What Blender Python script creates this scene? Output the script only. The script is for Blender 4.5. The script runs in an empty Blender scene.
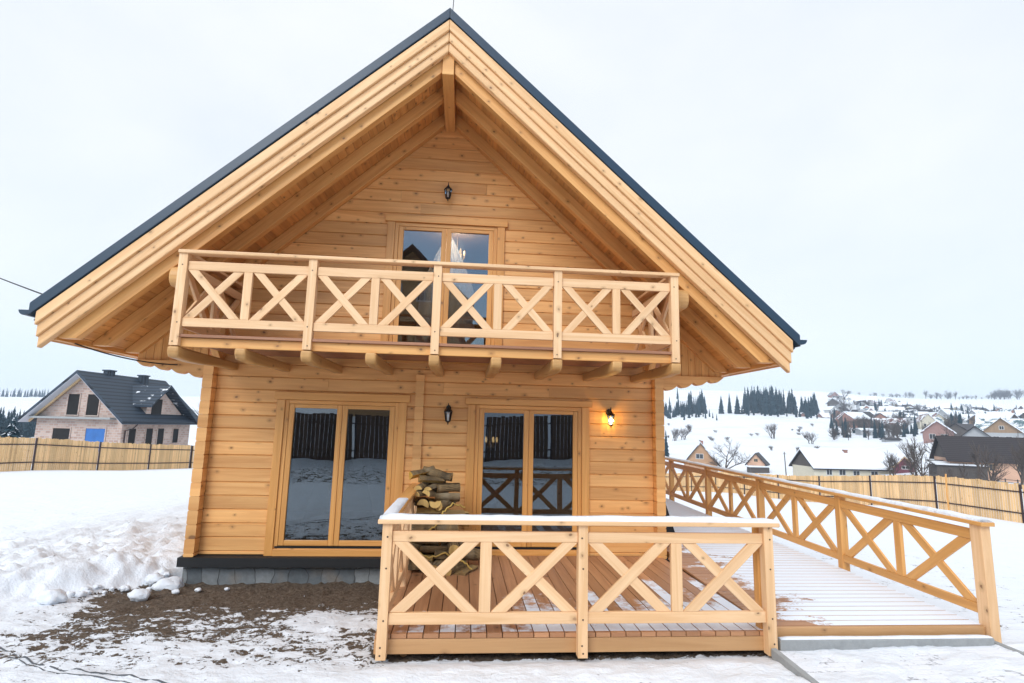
import bpy, bmesh, math, random
import numpy as np
from mathutils import Vector, Matrix, noise as mn

random.seed(7)
S = bpy.context.scene
COL = S.collection
PI = math.pi
V = Vector

# ------------------------------------------------------------------ mesh builder
class MB:
    """collects faces with uv in metres (u along the grain, v across) and a material slot"""
    def __init__(self, ek=.3):
        self.ek = ek; self.v = []; self.f = []; self.uv = []; self.mi = []; self.sm = []
    def add(self, pts, faces, g=(1, 0, 0), mi=0, smooth=False, off=None):
        g = V(g).normalized()
        b = g.cross(V((0, 0, 1)))
        b = V((1, 0, 0)) if b.length < 1e-4 else b.normalized()
        c = g.cross(b)
        if off is None: off = (random.uniform(0, 60), random.uniform(0, 60))
        n = len(self.v)
        pts = [V(p) for p in pts]
        self.v += pts
        for f in faces:
            self.f.append([n + i for i in f]); self.mi.append(mi); self.sm.append(smooth)
            nn = (pts[f[1]] - pts[f[0]]).cross(pts[f[2]] - pts[f[0]])
            if nn.length < 1e-12: nn = c.copy()
            nn.normalize(); k = 1.
            if abs(nn.dot(g)) > .85: gg = b; k = self.ek           # sawn ends
            else: gg = (g - nn * nn.dot(g)).normalized()
            w = nn.cross(gg)
            self.uv.append([(pts[i].dot(gg) * k + off[0], pts[i].dot(w) * k + off[1]) for i in f])
    def box(self, lo, hi, g=None, mi=0):
        x0, y0, z0 = lo; x1, y1, z1 = hi
        if g is None:
            d = (abs(x1 - x0), abs(y1 - y0), abs(z1 - z0)); k = d.index(max(d)); g = [(1, 0, 0), (0, 1, 0), (0, 0, 1)][k]
        p = [(x0, y0, z0), (x1, y0, z0), (x1, y1, z0), (x0, y1, z0), (x0, y0, z1), (x1, y0, z1), (x1, y1, z1), (x0, y1, z1)]
        self.add(p, [(0, 3, 2, 1), (4, 5, 6, 7), (0, 1, 5, 4), (1, 2, 6, 5), (2, 3, 7, 6), (3, 0, 4, 7)], g, mi)
        return self
    def prism(self, poly, o, au, av, an, t, g=None, mi=0):
        """polygon in the (au, av) plane at o, extruded t along an"""
        o = V(o); au = V(au); av = V(av); an = V(an)
        A = [o + au * a + av * b for a, b in poly]; B = [p + an * t for p in A]
        n = len(poly); area = sum(poly[i][0] * poly[(i + 1) % n][1] - poly[(i + 1) % n][0] * poly[i][1] for i in range(n))
        flip = (area > 0) == (au.cross(av).dot(an) * t > 0)
        fs = [list(range(n)), list(range(2 * n - 1, n - 1, -1))] + [(i + n, (i + 1) % n + n, (i + 1) % n, i) for i in range(n)]
        if flip: fs = [list(reversed(f)) for f in fs]
        self.add(A + B, fs, g or au, mi)
        return self
    def bar(self, p0, p1, w, h, up=(0, 0, 1), mi=0):
        p0 = V(p0); p1 = V(p1); d = (p1 - p0).normalized(); s = d.cross(V(up))
        s = V((1, 0, 0)) if s.length < 1e-5 else s.normalized()
        u = s.cross(d); a = s * (w / 2); b = u * (h / 2)
        P = [q + i * a + j * b for q in (p0, p1) for i, j in ((-1, -1), (1, -1), (1, 1), (-1, 1))]
        self.add(P, [(0, 1, 2, 3), (7, 6, 5, 4), (0, 4, 5, 1), (1, 5, 6, 2), (2, 6, 7, 3), (3, 7, 4, 0)], d, mi)
        return self
    def tube(self, path, r, n=8, mi=0, smooth=True, caps=True):
        path = [V(p) for p in path]; R = r if isinstance(r, (list, tuple)) else [r] * len(path)
        P = []; m = len(path); ref = None
        for i, p in enumerate(path):
            d = (path[min(i + 1, m - 1)] - path[max(i - 1, 0)]).normalized()
            if ref is None: ref = V((0, 0, 1)) if abs(d.z) < .9 else V((1, 0, 0))
            a = d.cross(ref).normalized(); b = a.cross(d); ref = b
            for k in range(n):
                t = 2 * PI * k / n; P.append(p + (a * math.cos(t) + b * math.sin(t)) * R[i])
        F = []
        for i in range(m - 1):
            for k in range(n):
                F.append((i * n + k, i * n + (k + 1) % n, (i + 1) * n + (k + 1) % n, (i + 1) * n + k))
        self.add(P, F, path[-1] - path[0], mi, smooth)
        if caps:
            self.add(P[:n], [list(range(n - 1, -1, -1))], path[-1] - path[0], mi)
            self.add(P[-n:], [list(range(n))], path[-1] - path[0], mi)
        return self
    def lathe(self, c, prof, n=12, mi=0, smooth=True, off=0.):
        c = V(c); P = []; F = []
        for r, z in prof:
            for k in range(n):
                t = 2 * PI * (k + off) / n; P.append(c + V((r * math.cos(t), r * math.sin(t), z)))
        for i in range(len(prof) - 1):
            for k in range(n):
                F.append((i * n + k, i * n + (k + 1) % n, (i + 1) * n + (k + 1) % n, (i + 1) * n + k))
        F.append(list(range(n - 1, -1, -1))); F.append([(len(prof) - 1) * n + k for k in range(n)])
        self.add(P, F, (0, 0, 1), mi, smooth)
        return self
    def build(self, name, mats, parent=None, bevel=0, seg=2):
        me = bpy.data.meshes.new(name)
        o = bpy.data.objects.new(name, me)
        if parent is not None:
            o.parent = parent
            w = V((0, 0, 0)); q = parent; rz = 0
            while q is not None: w = w + q.location; rz += q.rotation_euler.z; q = q.parent
            q = parent; loc = False
            while q is not None: loc = loc or bool(q.get('_local')); q = q.parent
            w0 = V((0, 0, 0)) if loc else w
        else:
            w0 = V((0, 0, 0))
        me.from_pydata([tuple(p - w0) for p in self.v], [], self.f)
        l = me.uv_layers.new(name='grain')
        l.data.foreach_set('uv', [x for f in self.uv for c in f for x in c])
        me.polygons.foreach_set('material_index', self.mi)
        me.polygons.foreach_set('use_smooth', self.sm)
        for m in (mats if isinstance(mats, (list, tuple)) else [mats]): me.materials.append(m)
        me.update()
        COL.objects.link(o)
        if bevel:
            m = o.modifiers.new('edge', 'BEVEL'); m.width = bevel; m.segments = seg; m.limit_method = 'ANGLE'; m.angle_limit = .6
        return o

def thing(name, label, cat, loc=(0, 0, 0), group=None, rz=0., local=False):
    o = bpy.data.objects.new(name, None); o.empty_display_size = .2
    COL.objects.link(o); o.location = loc; o.rotation_euler = (0, 0, rz)
    o['label'] = label; o['category'] = cat
    if group: o['group'] = group
    if local or rz: o['_local'] = 1
    return o
def tag(o, label, cat, group=None):
    o['label'] = label; o['category'] = cat
    if group: o['group'] = group
    return o
def dup(root, loc, rz=0., scale=1., label=None):
    r = root.copy(); COL.objects.link(r); r.location = loc; r.rotation_euler = (0, 0, rz)
    r.scale = (scale,) * 3 if not isinstance(scale, tuple) else scale
    if label: r['label'] = label
    for ch in list(root.children):
        c = ch.copy(); COL.objects.link(c); c.parent = r
        for g in ch.children:
            d = g.copy(); COL.objects.link(d); d.parent = c
    return r

# ------------------------------------------------------------------ materials
def mat(name):
    m = bpy.data.materials.new(name); m.use_nodes = True
    nt = m.node_tree; nt.nodes.clear()
    out = nt.nodes.new('ShaderNodeOutputMaterial'); b = nt.nodes.new('ShaderNodeBsdfPrincipled')
    nt.links.new(b.outputs[0], out.inputs[0])
    return m, nt, b, out
def N(nt, t, **k):
    n = nt.nodes.new(t)
    for a, v in k.items():
        if a.startswith('i_'):
            key = a[2:]; n.inputs[int(key) if key.isdigit() else key.replace('_', ' ')].default_value = v
        else: setattr(n, a, v)
    return n
def L(nt, a, b): nt.links.new(a, b)
def math_(nt, op, a, b=None, c=None, clamp=False):
    n = nt.nodes.new('ShaderNodeMath'); n.operation = op; n.use_clamp = clamp
    for i, x in enumerate((a, b, c)):
        if x is None: continue
        if isinstance(x, (int, float)): n.inputs[i].default_value = x
        else: nt.links.new(x, n.inputs[i])
    return n.outputs[0]
def ramp(nt, fac, a, b, ca=(0, 0, 0, 1), cb=(1, 1, 1, 1)):
    n = nt.nodes.new('ShaderNodeValToRGB'); e = n.color_ramp.elements
    e[0].position = a; e[0].color = ca; e[1].position = b; e[1].color = cb
    nt.links.new(fac, n.inputs[0]); return n.outputs[0]
def mixc(nt, fac, a, b, mode='MIX'):
    n = nt.nodes.new('ShaderNodeMix'); n.data_type = 'RGBA'; n.blend_type = mode
    for key, x in ((0, fac), (6, a), (7, b)):
        if isinstance(x, (int, float)): n.inputs[key].default_value = x
        elif isinstance(x, tuple): n.inputs[key].default_value = x if len(x) == 4 else x + (1,)
        else: nt.links.new(x, n.inputs[key])
    return n.outputs[2]
def bump(nt, b, h, strength=.3, dist=.01):
    n = nt.nodes.new('ShaderNodeBump'); n.inputs['Strength'].default_value = strength; n.inputs['Distance'].default_value = dist
    nt.links.new(h, n.inputs['Height']); nt.links.new(n.outputs[0], b.inputs['Normal'])
def scaled(nt, src, s):
    n = nt.nodes.new('ShaderNodeVectorMath'); n.operation = 'MULTIPLY'; nt.links.new(src, n.inputs[0]); n.inputs[1].default_value = s
    return n.outputs[0]

def wood(name, light, dark, knot=(.13, .05, .018), knots=.55, rough=.5, var=.16, snow=None):
    m, nt, b, out = mat(name)
    uv = N(nt, 'ShaderNodeUVMap', uv_map='grain').outputs[0]
    isl = N(nt, 'ShaderNodeNewGeometry').outputs['Random Per Island']
    # slow growth-ring figure plus a fine fibre streak
    ring = N(nt, 'ShaderNodeTexNoise', i_Scale=1., i_Detail=3., i_Roughness=.6, i_Distortion=1.1)
    L(nt, scaled(nt, uv, (.55, 11., 1)), ring.inputs['Vector'])
    fib = N(nt, 'ShaderNodeTexNoise', i_Scale=1., i_Detail=2., i_Roughness=.7)
    L(nt, scaled(nt, uv, (2.2, 95., 1)), fib.inputs['Vector'])
    blot = N(nt, 'ShaderNodeTexNoise', i_Scale=1., i_Detail=2.)
    L(nt, scaled(nt, uv, (.5, 1.7, 1)), blot.inputs['Vector'])
    f1 = ramp(nt, ring.outputs[0], .36, .66)
    f = math_(nt, 'ADD', math_(nt, 'MULTIPLY', f1, .62), math_(nt, 'MULTIPLY', fib.outputs[0], .38))
    col = mixc(nt, f, light, dark)
    # every board a little different
    k = math_(nt, 'ADD', math_(nt, 'MULTIPLY', isl, var * 2), 1 - var)
    k = math_(nt, 'MULTIPLY', k, math_(nt, 'ADD', math_(nt, 'MULTIPLY', blot.outputs[0], .36), .82))
    col = mixc(nt, 1., col, N_comb(nt, k), 'MULTIPLY')
    # knots: only some cells carry one
    vo = N(nt, 'ShaderNodeTexVoronoi', voronoi_dimensions='2D', i_Scale=4.4)
    wob = N(nt, 'ShaderNodeTexNoise', i_Scale=26., i_Detail=1.); L(nt, uv, wob.inputs['Vector'])
    wv = N(nt, 'ShaderNodeVectorMath', operation='MULTIPLY_ADD'); L(nt, wob.outputs['Color'], wv.inputs[0]); wv.inputs[1].default_value = (.02, .02, 0); L(nt, scaled(nt, uv, (.8, 1.1, 1)), wv.inputs[2])
    L(nt, wv.outputs[0], vo.inputs['Vector'])
    sepc = N(nt, 'ShaderNodeSeparateColor'); L(nt, vo.outputs['Color'], sepc.inputs[0])
    has = math_(nt, 'LESS_THAN', sepc.outputs[0], math_(nt, 'MULTIPLY', math_(nt, 'ADD', math_(nt, 'MULTIPLY', isl, 1.3), .25), knots))
    size = math_(nt, 'ADD', math_(nt, 'MULTIPLY', sepc.outputs[1], .05), .034)
    kd = math_(nt, 'DIVIDE', vo.outputs['Distance'], size)
    core = math_(nt, 'MULTIPLY', ramp(nt, kd, .55, 1.05, (1, 1, 1, 1), (0, 0, 0, 1)), has)
    halo = math_(nt, 'MULTIPLY', ramp(nt, math_(nt, 'DIVIDE', kd, 3.), .3, 1., (1, 1, 1, 1), (0, 0, 0, 1)), has)
    col = mixc(nt, math_(nt, 'MULTIPLY', halo, .55), col, tuple(d * .66 for d in dark))
    col = mixc(nt, math_(nt, 'MULTIPLY', math_(nt, 'MULTIPLY', core, .85), math_(nt, 'ADD', math_(nt, 'MULTIPLY', sepc.outputs[2], .6), .4)), col, knot)
    b.inputs['Roughness'].default_value = rough
    hgt = math_(nt, 'MULTIPLY', f, -1.)
    if snow:
        s = snow(nt, isl)
        col = mixc(nt, s, col, (.79, .86, .95))
        r = math_(nt, 'ADD', math_(nt, 'MULTIPLY', s, .3), rough); L(nt, r, b.inputs['Roughness'])
        hgt = math_(nt, 'ADD', math_(nt, 'MULTIPLY', s, 3.), hgt)
    L(nt, col, b.inputs['Base Color'])
    bump(nt, b, hgt, .22, .004)
    return m
def N_comb(nt, k):
    c = N(nt, 'ShaderNodeCombineColor')
    for i in range(3): L(nt, k, c.inputs[i])
    return c.outputs[0]

def deck_snow(nt, isl):
    """drifted snow lying where the balcony does not shelter the boards: patchy, a different edge on every board"""
    g = N(nt, 'ShaderNodeNewGeometry'); s = N(nt, 'ShaderNodeSeparateXYZ'); L(nt, g.outputs['Position'], s.inputs[0])
    n1 = N(nt, 'ShaderNodeTexNoise', i_Scale=1.3, i_Detail=3., i_Roughness=.6); L(nt, g.outputs['Position'], n1.inputs['Vector'])
    n2 = N(nt, 'ShaderNodeTexNoise', i_Scale=14., i_Detail=3., i_Roughness=.7); L(nt, g.outputs['Position'], n2.inputs['Vector'])
    a = math_(nt, 'MULTIPLY', math_(nt, 'ADD', s.outputs[1], 2.3), -.55)                      # more towards the open front edge
    a = math_(nt, 'ADD', a, math_(nt, 'MULTIPLY', math_(nt, 'SUBTRACT', s.outputs[0], 1.6), .24))   # and towards the ramp
    a = math_(nt, 'ADD', a, math_(nt, 'MULTIPLY', math_(nt, 'SUBTRACT', isl, .5), .5))
    a = math_(nt, 'ADD', a, math_(nt, 'MULTIPLY', math_(nt, 'SUBTRACT', n1.outputs[0], .5), 1.3))
    a = math_(nt, 'ADD', a, math_(nt, 'MULTIPLY', math_(nt, 'SUBTRACT', n2.outputs[0], .5), .7))
    nz = N(nt, 'ShaderNodeSeparateXYZ'); L(nt, g.outputs['Normal'], nz.inputs[0])
    up = math_(nt, 'GREATER_THAN', nz.outputs[2], .6)
    edge = ramp(nt, s.outputs[1], 0., 1.)
    fr = math_(nt, 'GREATER_THAN', s.outputs[1], -3.045)                                     # the front nosing is bare
    return math_(nt, 'MULTIPLY', math_(nt, 'MULTIPLY', math_(nt, 'MULTIPLY', ramp(nt, a, .0, .2), up), fr), .93)
def ramp_snow(nt, isl):
    g = N(nt, 'ShaderNodeNewGeometry'); s = N(nt, 'ShaderNodeSeparateXYZ'); L(nt, g.outputs['Position'], s.inputs[0])
    n1 = N(nt, 'ShaderNodeTexNoise', i_Scale=2.2, i_Detail=4., i_Roughness=.65); L(nt, scaled(nt, g.outputs['Position'], (1, 1.6, 1)), n1.inputs['Vector'])
    n2 = N(nt, 'ShaderNodeTexNoise', i_Scale=30., i_Detail=2., i_Roughness=.7); L(nt, g.outputs['Position'], n2.inputs['Vector'])
    a = math_(nt, 'MULTIPLY', math_(nt, 'SUBTRACT', s.outputs[0], 3.75), .8)                 # trodden bare beside the deck
    a = math_(nt, 'MINIMUM', a, .62)
    a = math_(nt, 'ADD', a, math_(nt, 'MULTIPLY', math_(nt, 'SUBTRACT', isl, .5), .25))
    a = math_(nt, 'ADD', a, math_(nt, 'MULTIPLY', math_(nt, 'SUBTRACT', n1.outputs[0], .5), 1.6))
    a = math_(nt, 'ADD', a, math_(nt, 'MULTIPLY', math_(nt, 'SUBTRACT', n2.outputs[0], .5), .5))
    nz = N(nt, 'ShaderNodeSeparateXYZ'); L(nt, g.outputs['Normal'], nz.inputs[0])
    return math_(nt, 'MULTIPLY', math_(nt, 'MULTIPLY', ramp(nt, a, -.22, .12), math_(nt, 'GREATER_THAN', nz.outputs[2], .6)), 1.)

def plain(name, c, rough=.6, metal=0., nscale=8., amt=.2, bmp=0., spec=.5):
    m, nt, b, out = mat(name)
    tc = N(nt, 'ShaderNodeTexCoord').outputs['Object']
    n = N(nt, 'ShaderNodeTexNoise', i_Scale=nscale, i_Detail=4., i_Roughness=.65); L(nt, tc, n.inputs['Vector'])
    k = math_(nt, 'ADD', math_(nt, 'MULTIPLY', n.outputs[0], amt * 2), 1 - amt)
    L(nt, mixc(nt, 1., c, N_comb(nt, k), 'MULTIPLY'), b.inputs['Base Color'])
    b.inputs['Roughness'].default_value = rough; b.inputs['Metallic'].default_value = metal
    b.inputs['Specular IOR Level'].default_value = spec
    if bmp: bump(nt, b, n.outputs[0], bmp, .02)
    return m
def emis(name, c, s):
    m, nt, b, out = mat(name)
    b.inputs['Base Color'].default_value = c + (1,); b.inputs['Emission Color'].default_value = c + (1,); b.inputs['Emission Strength'].default_value = s
    return m
def glass(name, tint, base=.13, power=1.):
    """double glazing: mirror-like sky and snow over what stands behind it"""
    m, nt, b, out = mat(name); nt.nodes.remove(b)
    t = N(nt, 'ShaderNodeBsdfTransparent', i_Color=tint + (1,)); g = N(nt, 'ShaderNodeBsdfGlossy', i_Roughness=.0)
    g.inputs['Color'].default_value = (.78, .90, 1., 1)
    fr = N(nt, 'ShaderNodeFresnel', i_IOR=1.5)
    tc = N(nt, 'ShaderNodeTexCoord').outputs['Object']
    n = N(nt, 'ShaderNodeTexNoise', i_Scale=1.1, i_Detail=1.); L(nt, tc, n.inputs['Vector'])
    bp = N(nt, 'ShaderNodeBump', i_Strength=.05, i_Distance=.05); L(nt, n.outputs[0], bp.inputs['Height']); L(nt, bp.outputs[0], g.inputs['Normal'])
    mx = N(nt, 'ShaderNodeMixShader'); L(nt, math_(nt, 'ADD', math_(nt, 'MULTIPLY', fr.outputs[0], power), base, clamp=True), mx.inputs[0])
    L(nt, t.outputs[0], mx.inputs[1]); L(nt, g.outputs[0], mx.inputs[2]); L(nt, mx.outputs[0], out.inputs[0])
    return m

M = {}
M['log'] = wood('pine_log', (.87, .48, .178), (.63, .28, .080), knots=.70, var=.12)
M['beam'] = wood('pine_beam', (.82, .44, .148), (.58, .255, .068), knots=.66, var=.09)
M['soffit'] = wood('pine_soffit_shaded', (.72, .35, .105), (.48, .20, .05), knots=.5, var=.16)  # deeper tone: shade under the eaves is put into the colour
M['rail'] = wood('pine_rail', (.87, .585, .34), (.69, .40, .185), knots=.6, var=.07)
M['barge'] = wood('pine_barge', (.87, .565, .30), (.66, .365, .15), knots=.75, var=.05)
M['casing'] = wood('pine_casing', (.77, .385, .115), (.58, .255, .06), knots=.12, var=.05, rough=.38)
M['ramp_rail'] = wood('larch_rail', (.78, .41, .13), (.56, .255, .065), knots=.5, var=.06)
M['deck'] = wood('deck_board', (.50, .255, .125), (.32, .145, .065), knots=.4, var=.16, snow=deck_snow)
M['ramp_deck'] = wood('ramp_board', (.48, .25, .125), (.32, .15, .07), knots=.35, var=.14, snow=ramp_snow)
M['joist'] = wood('shaded_joist', (.62, .35, .13), (.46, .235, .075), knots=.5, var=.10)  # darker pine tone with the shade below the balcony put into it
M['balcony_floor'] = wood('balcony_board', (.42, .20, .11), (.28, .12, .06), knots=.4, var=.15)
M['deck_beam'] = wood('deck_beam', (.58, .335, .155), (.43, .225, .09), knots=.5, var=.06)
M['fence'] = wood('fence_slat', (.76, .52, .27), (.58, .345, .145), knots=.2, var=.2, rough=.7)
M['dark_fence'] = wood('dark_fence_board', (.12, .068, .042), (.07, .038, .025), knots=.2, var=.22, rough=.65)
M['old_wood'] = wood('old_wood', (.10, .085, .075), (.06, .05, .045), knots=.2, var=.2, rough=.8)
M['metal_roof'] = plain('dark_metal', (.014, .036, .064), .38, .0, 3., .15, spec=.5)
M['black'] = plain('black_iron', (.012, .012, .013), .45, .3, 20., .2)
M['rubber'] = plain('black_rubber', (.015, .015, .017), .75, 0., 12., .2)
M['flashing'] = plain('dark_flashing', (.007, .0075, .009), .7, 0., 6., .3)
M['concrete'] = plain('concrete', (.30, .31, .31), .85, 0., 14., .25, .3)
M['interior'] = plain('interior_wall', (.16, .10, .06), .8, 0., 2., .2)
M['pane'] = glass('double_glazing', (.5, .54, .58), .075, 1.2)
M['lamp_glass'] = glass('lamp_glass', (.9, .9, .9), .05, 1.)
M['snow'] = None
M['bulb_off'] = plain('bulb', (.75, .75, .72), .2, 0., 4., .02)
M['bulb_on'] = emis('bulb_lit', (1., .60, .20), 26.)
M['candle'] = emis('chandelier_bulb', (1., .60, .24), 1.6)
M['brass'] = plain('brass', (.45, .30, .12), .35, .8, 10., .1)

def snow_mat(name, dirt=True):
    m, nt, b, out = mat(name)
    g = N(nt, 'ShaderNodeNewGeometry').outputs['Position']
    n1 = N(nt, 'ShaderNodeTexNoise', i_Scale=2.3, i_Detail=5., i_Roughness=.62); L(nt, g, n1.inputs['Vector'])
    n2 = N(nt, 'ShaderNodeTexNoise', i_Scale=38., i_Detail=3., i_Roughness=.7); L(nt, g, n2.inputs['Vector'])
    col = mixc(nt, n1.outputs[0], (.71, .75, .805), (.775, .805, .845))
    nf = N(nt, 'ShaderNodeTexNoise', i_Scale=.035, i_Detail=6., i_Roughness=.72); L(nt, scaled(nt, g, (1., 1.7, 1)), nf.inputs['Vector'])
    dist = N(nt, 'ShaderNodeVectorMath', operation='LENGTH'); L(nt, g, dist.inputs[0])
    thin = math_(nt, 'MULTIPLY', ramp(nt, nf.outputs[0], .52, .68), ramp(nt, math_(nt, 'DIVIDE', dist.outputs['Value'], 200.), .3, .8))     # stubble showing through on the far fields
    col = mixc(nt, math_(nt, 'MULTIPLY', thin, .5), col, (.46, .46, .45))
    n6 = N(nt, 'ShaderNodeTexNoise', i_Scale=9., i_Detail=4., i_Roughness=.65, i_Distortion=.4); L(nt, g, n6.inputs['Vector'])
    h = math_(nt, 'ADD', math_(nt, 'MULTIPLY', n1.outputs[0], 1.), math_(nt, 'MULTIPLY', n2.outputs[0], .16)); h = math_(nt, 'ADD', h, math_(nt, 'MULTIPLY', n6.outputs[0], .5))
    n7 = N(nt, 'ShaderNodeTexNoise', i_Scale=1., i_Detail=4., i_Roughness=.6, i_Distortion=.5); L(nt, scaled(nt, g, (.9, 3.4, 1)), n7.inputs['Vector'])      # wind ripples
    h = math_(nt, 'ADD', h, math_(nt, 'MULTIPLY', n7.outputs[0], 1.1))
    if dirt:
        at = N(nt, 'ShaderNodeAttribute', attribute_name='bare'); bare = at.outputs['Fac']
        n3 = N(nt, 'ShaderNodeTexNoise', i_Scale=5.5, i_Detail=4., i_Roughness=.7); L(nt, scaled(nt, g, (.85, 1.25, 1)), n3.inputs['Vector'])
        n4 = N(nt, 'ShaderNodeTexNoise', i_Scale=21., i_Detail=3., i_Roughness=.75); L(nt, g, n4.inputs['Vector'])
        f = math_(nt, 'ADD', bare, math_(nt, 'MULTIPLY', math_(nt, 'SUBTRACT', n3.outputs[0], .5), 2.1))
        f = math_(nt, 'ADD', f, math_(nt, 'MULTIPLY', math_(nt, 'SUBTRACT', n4.outputs[0], .5), 1.3))
        mask = ramp(nt, f, .47, .54)
        n5 = N(nt, 'ShaderNodeTexNoise', i_Scale=24., i_Detail=5., i_Roughness=.8); L(nt, g, n5.inputs['Vector'])
        soil = mixc(nt, ramp(nt, n5.outputs[0], .36, .66), (.085, .062, .045), (.27, .205, .15))
        col = mixc(nt, mask, col, soil)
        h = math_(nt, 'ADD', math_(nt, 'MULTIPLY', h, math_(nt, 'SUBTRACT', 1., mask)), math_(nt, 'MULTIPLY', math_(nt, 'MULTIPLY', n5.outputs[0], mask), 2.2))
        L(nt, math_(nt, 'ADD', math_(nt, 'MULTIPLY', mask, .35), .55), b.inputs['Roughness'])
        h = math_(nt, 'SUBTRACT', h, math_(nt, 'MULTIPLY', mask, .8))
    else:
        b.inputs['Roughness'].default_value = .6
    L(nt, col, b.inputs['Base Color'])
    b.inputs['Specular IOR Level'].default_value = .25
    bump(nt, b, h, .8, .045)
    return m
M['snow'] = snow_mat('snow', False)
M['ground'] = snow_mat('snow_ground', True)

def slate(name):
    m, nt, b, out = mat(name)
    tc = N(nt, 'ShaderNodeTexCoord').outputs['Object']
    w = N(nt, 'ShaderNodeTexNoise', i_Scale=3.1, i_Detail=2.); L(nt, tc, w.inputs['Vector'])
    v = N(nt, 'ShaderNodeVectorMath', operation='MULTIPLY_ADD'); L(nt, w.outputs['Color'], v.inputs[0]); v.inputs[1].default_value = (.16, .16, .10); L(nt, tc, v.inputs[2])
    s = N(nt, 'ShaderNodeSeparateXYZ'); L(nt, v.outputs[0], s.inputs[0]); c2 = N(nt, 'ShaderNodeCombineXYZ'); L(nt, math_(nt, 'ADD', s.outputs[0], s.outputs[1]), c2.inputs[0]); L(nt, s.outputs[2], c2.inputs[1])
    br = N(nt, 'ShaderNodeTexBrick', i_Scale=1., i_Mortar_Size=.006, i_Mortar_Smooth=.4, i_Brick_Width=.33, i_Row_Height=.26, i_Bias=0., offset=.37, squash=.7, squash_frequency=3); L(nt, c2.outputs[0], br.inputs['Vector'])
    br.inputs['Color1'].default_value = (.10, .115, .125, 1); br.inputs['Color2'].default_value = (.23, .245, .25, 1); br.inputs['Mortar'].default_value = (.07, .072, .075, 1)
    n = N(nt, 'ShaderNodeTexNoise', i_Scale=11., i_Detail=6., i_Roughness=.7); L(nt, tc, n.inputs['Vector'])
    n2 = N(nt, 'ShaderNodeTexNoise', i_Scale=1.7, i_Detail=2.); L(nt, tc, n2.inputs['Vector'])
    c = mixc(nt, math_(nt, 'MULTIPLY', ramp(nt, n2.outputs[0], .55, .66), .45), br.outputs[0], (.24, .19, .14))
    c = mixc(nt, 1., c, N_comb(nt, math_(nt, 'ADD', math_(nt, 'MULTIPLY', n.outputs[0], 1.), .5)), 'MULTIPLY')
    L(nt, c, b.inputs['Base Color']); b.inputs['Roughness'].default_value = .6
    bump(nt, b, math_(nt, 'SUBTRACT', math_(nt, 'MULTIPLY', n.outputs[0], .8), br.outputs['Fac']), .7, .02)
    return m
M['slate'] = slate('slate_stone')
def curtain_mat():
    m, nt, b, out = mat('sheer_curtain'); nt.nodes.remove(b)
    t = N(nt, 'ShaderNodeBsdfTransparent'); d = N(nt, 'ShaderNodeBsdfDiffuse', i_Color=(.55, .56, .6, 1)); tr = N(nt, 'ShaderNodeBsdfTranslucent', i_Color=(.55, .56, .6, 1))
    a = N(nt, 'ShaderNodeMixShader', i_0=.5); L(nt, d.outputs[0], a.inputs[1]); L(nt, tr.outputs[0], a.inputs[2])
    uvn = N(nt, 'ShaderNodeTexNoise', i_Scale=60.); mx = N(nt, 'ShaderNodeMixShader', i_0=.3)
    L(nt, t.outputs[0], mx.inputs[1]); L(nt, a.outputs[0], mx.inputs[2]); L(nt, mx.outputs[0], out.inputs[0])
    return m
M['curtain'] = curtain_mat()
# ================================================================== THE LOG HOUSE
XR = -.065; K = .9158                                   # ridge line and roof slope
XL, XRT = -3.45, 3.385                                  # outer faces of the side walls
DEPTH = 8.6
def zs(x, apex): return apex - K * abs(x - XR)
house = thing('log_house', 'new honey coloured log house with steep dark metal roof, balcony and glazed doors', 'house', (0, 0, -.38))

# ---- log courses
def course_piece(m, axis, a0, a1, y0, y1, z0, z1):
    """one planed log: chamfered long edges give the V joints; axis 'x' or 'y'"""
    c = .011; d = .013
    prof = [(y0, z0 + c), (y0 + d, z0 + .001), (y1 - d, z0 + .001), (y1, z0 + c), (y1, z1 - c), (y1 - d, z1 - .001), (y0 + d, z1 - .001), (y0, z1 - c)]
    if axis == 'x': m.prism(prof, (a0, 0, 0), (0, 1, 0), (0, 0, 1), (1, 0, 0), a1 - a0, (1, 0, 0))
    else: m.prism(prof, (0, a0, 0), (1, 0, 0), (0, 0, 1), (0, 1, 0), a1 - a0, (0, 1, 0))
def log_wall(m, axis, a0, a1, y0, y1, zlo, zhi, opens=(), gable=False, rnd=None):
    rnd = rnd or random.Random(3)
    z = [zlo] + [.05 + .19 * k for k in range(0, 60) if zlo + .02 < .05 + .19 * k < zhi - .02] + [zhi]
    for z0, z1 in zip(z, z[1:]):
        lo, hi = a0, a1
        if gable:
            lim = (7.0 - z1) / K
            if lim < .05: continue
            lo, hi = max(a0, XR - lim), min(a1, XR + lim)
        cuts = [(lo, hi)]
        for (b0, b1, c0, c1) in opens:
            if c0 < z1 - .03 and c1 > z0 + .03:
                nc = []
                for p, q in cuts:
                    if b1 <= p or b0 >= q: nc.append((p, q)); continue
                    if b0 > p: nc.append((p, b0))
                    if b1 < q: nc.append((b1, q))
                cuts = nc
        for (b0, b1, c0, c1) in opens:                 # make up the course above the head of an opening
            if z0 + .03 < c1 < z1 - .03: course_piece(m, axis, b0 + .001, b1 - .001, y0, y1, c1, z1)
            if z0 + .03 < c0 < z1 - .03: course_piece(m, axis, b0 + .001, b1 - .001, y0, y1, z0, c0)
        for p, q in cuts:
            js = []
            if q - p > 2.6:
                t = p + rnd.uniform(.6, 2.2)
                while t < q - .5: js.append(t); t += rnd.uniform(1.6, 3.2)
            e = [p] + js + [q]
            for s, t in zip(e, e[1:]): course_piece(m, axis, s + .0012, t - .0012, y0, y1, z0, z1)
DL = (-2.30, -.65, .04, 2.19); DR = (.50, 2.13, .04, 2.19); DU = (-.86, .75, 2.84, 5.02)
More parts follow.
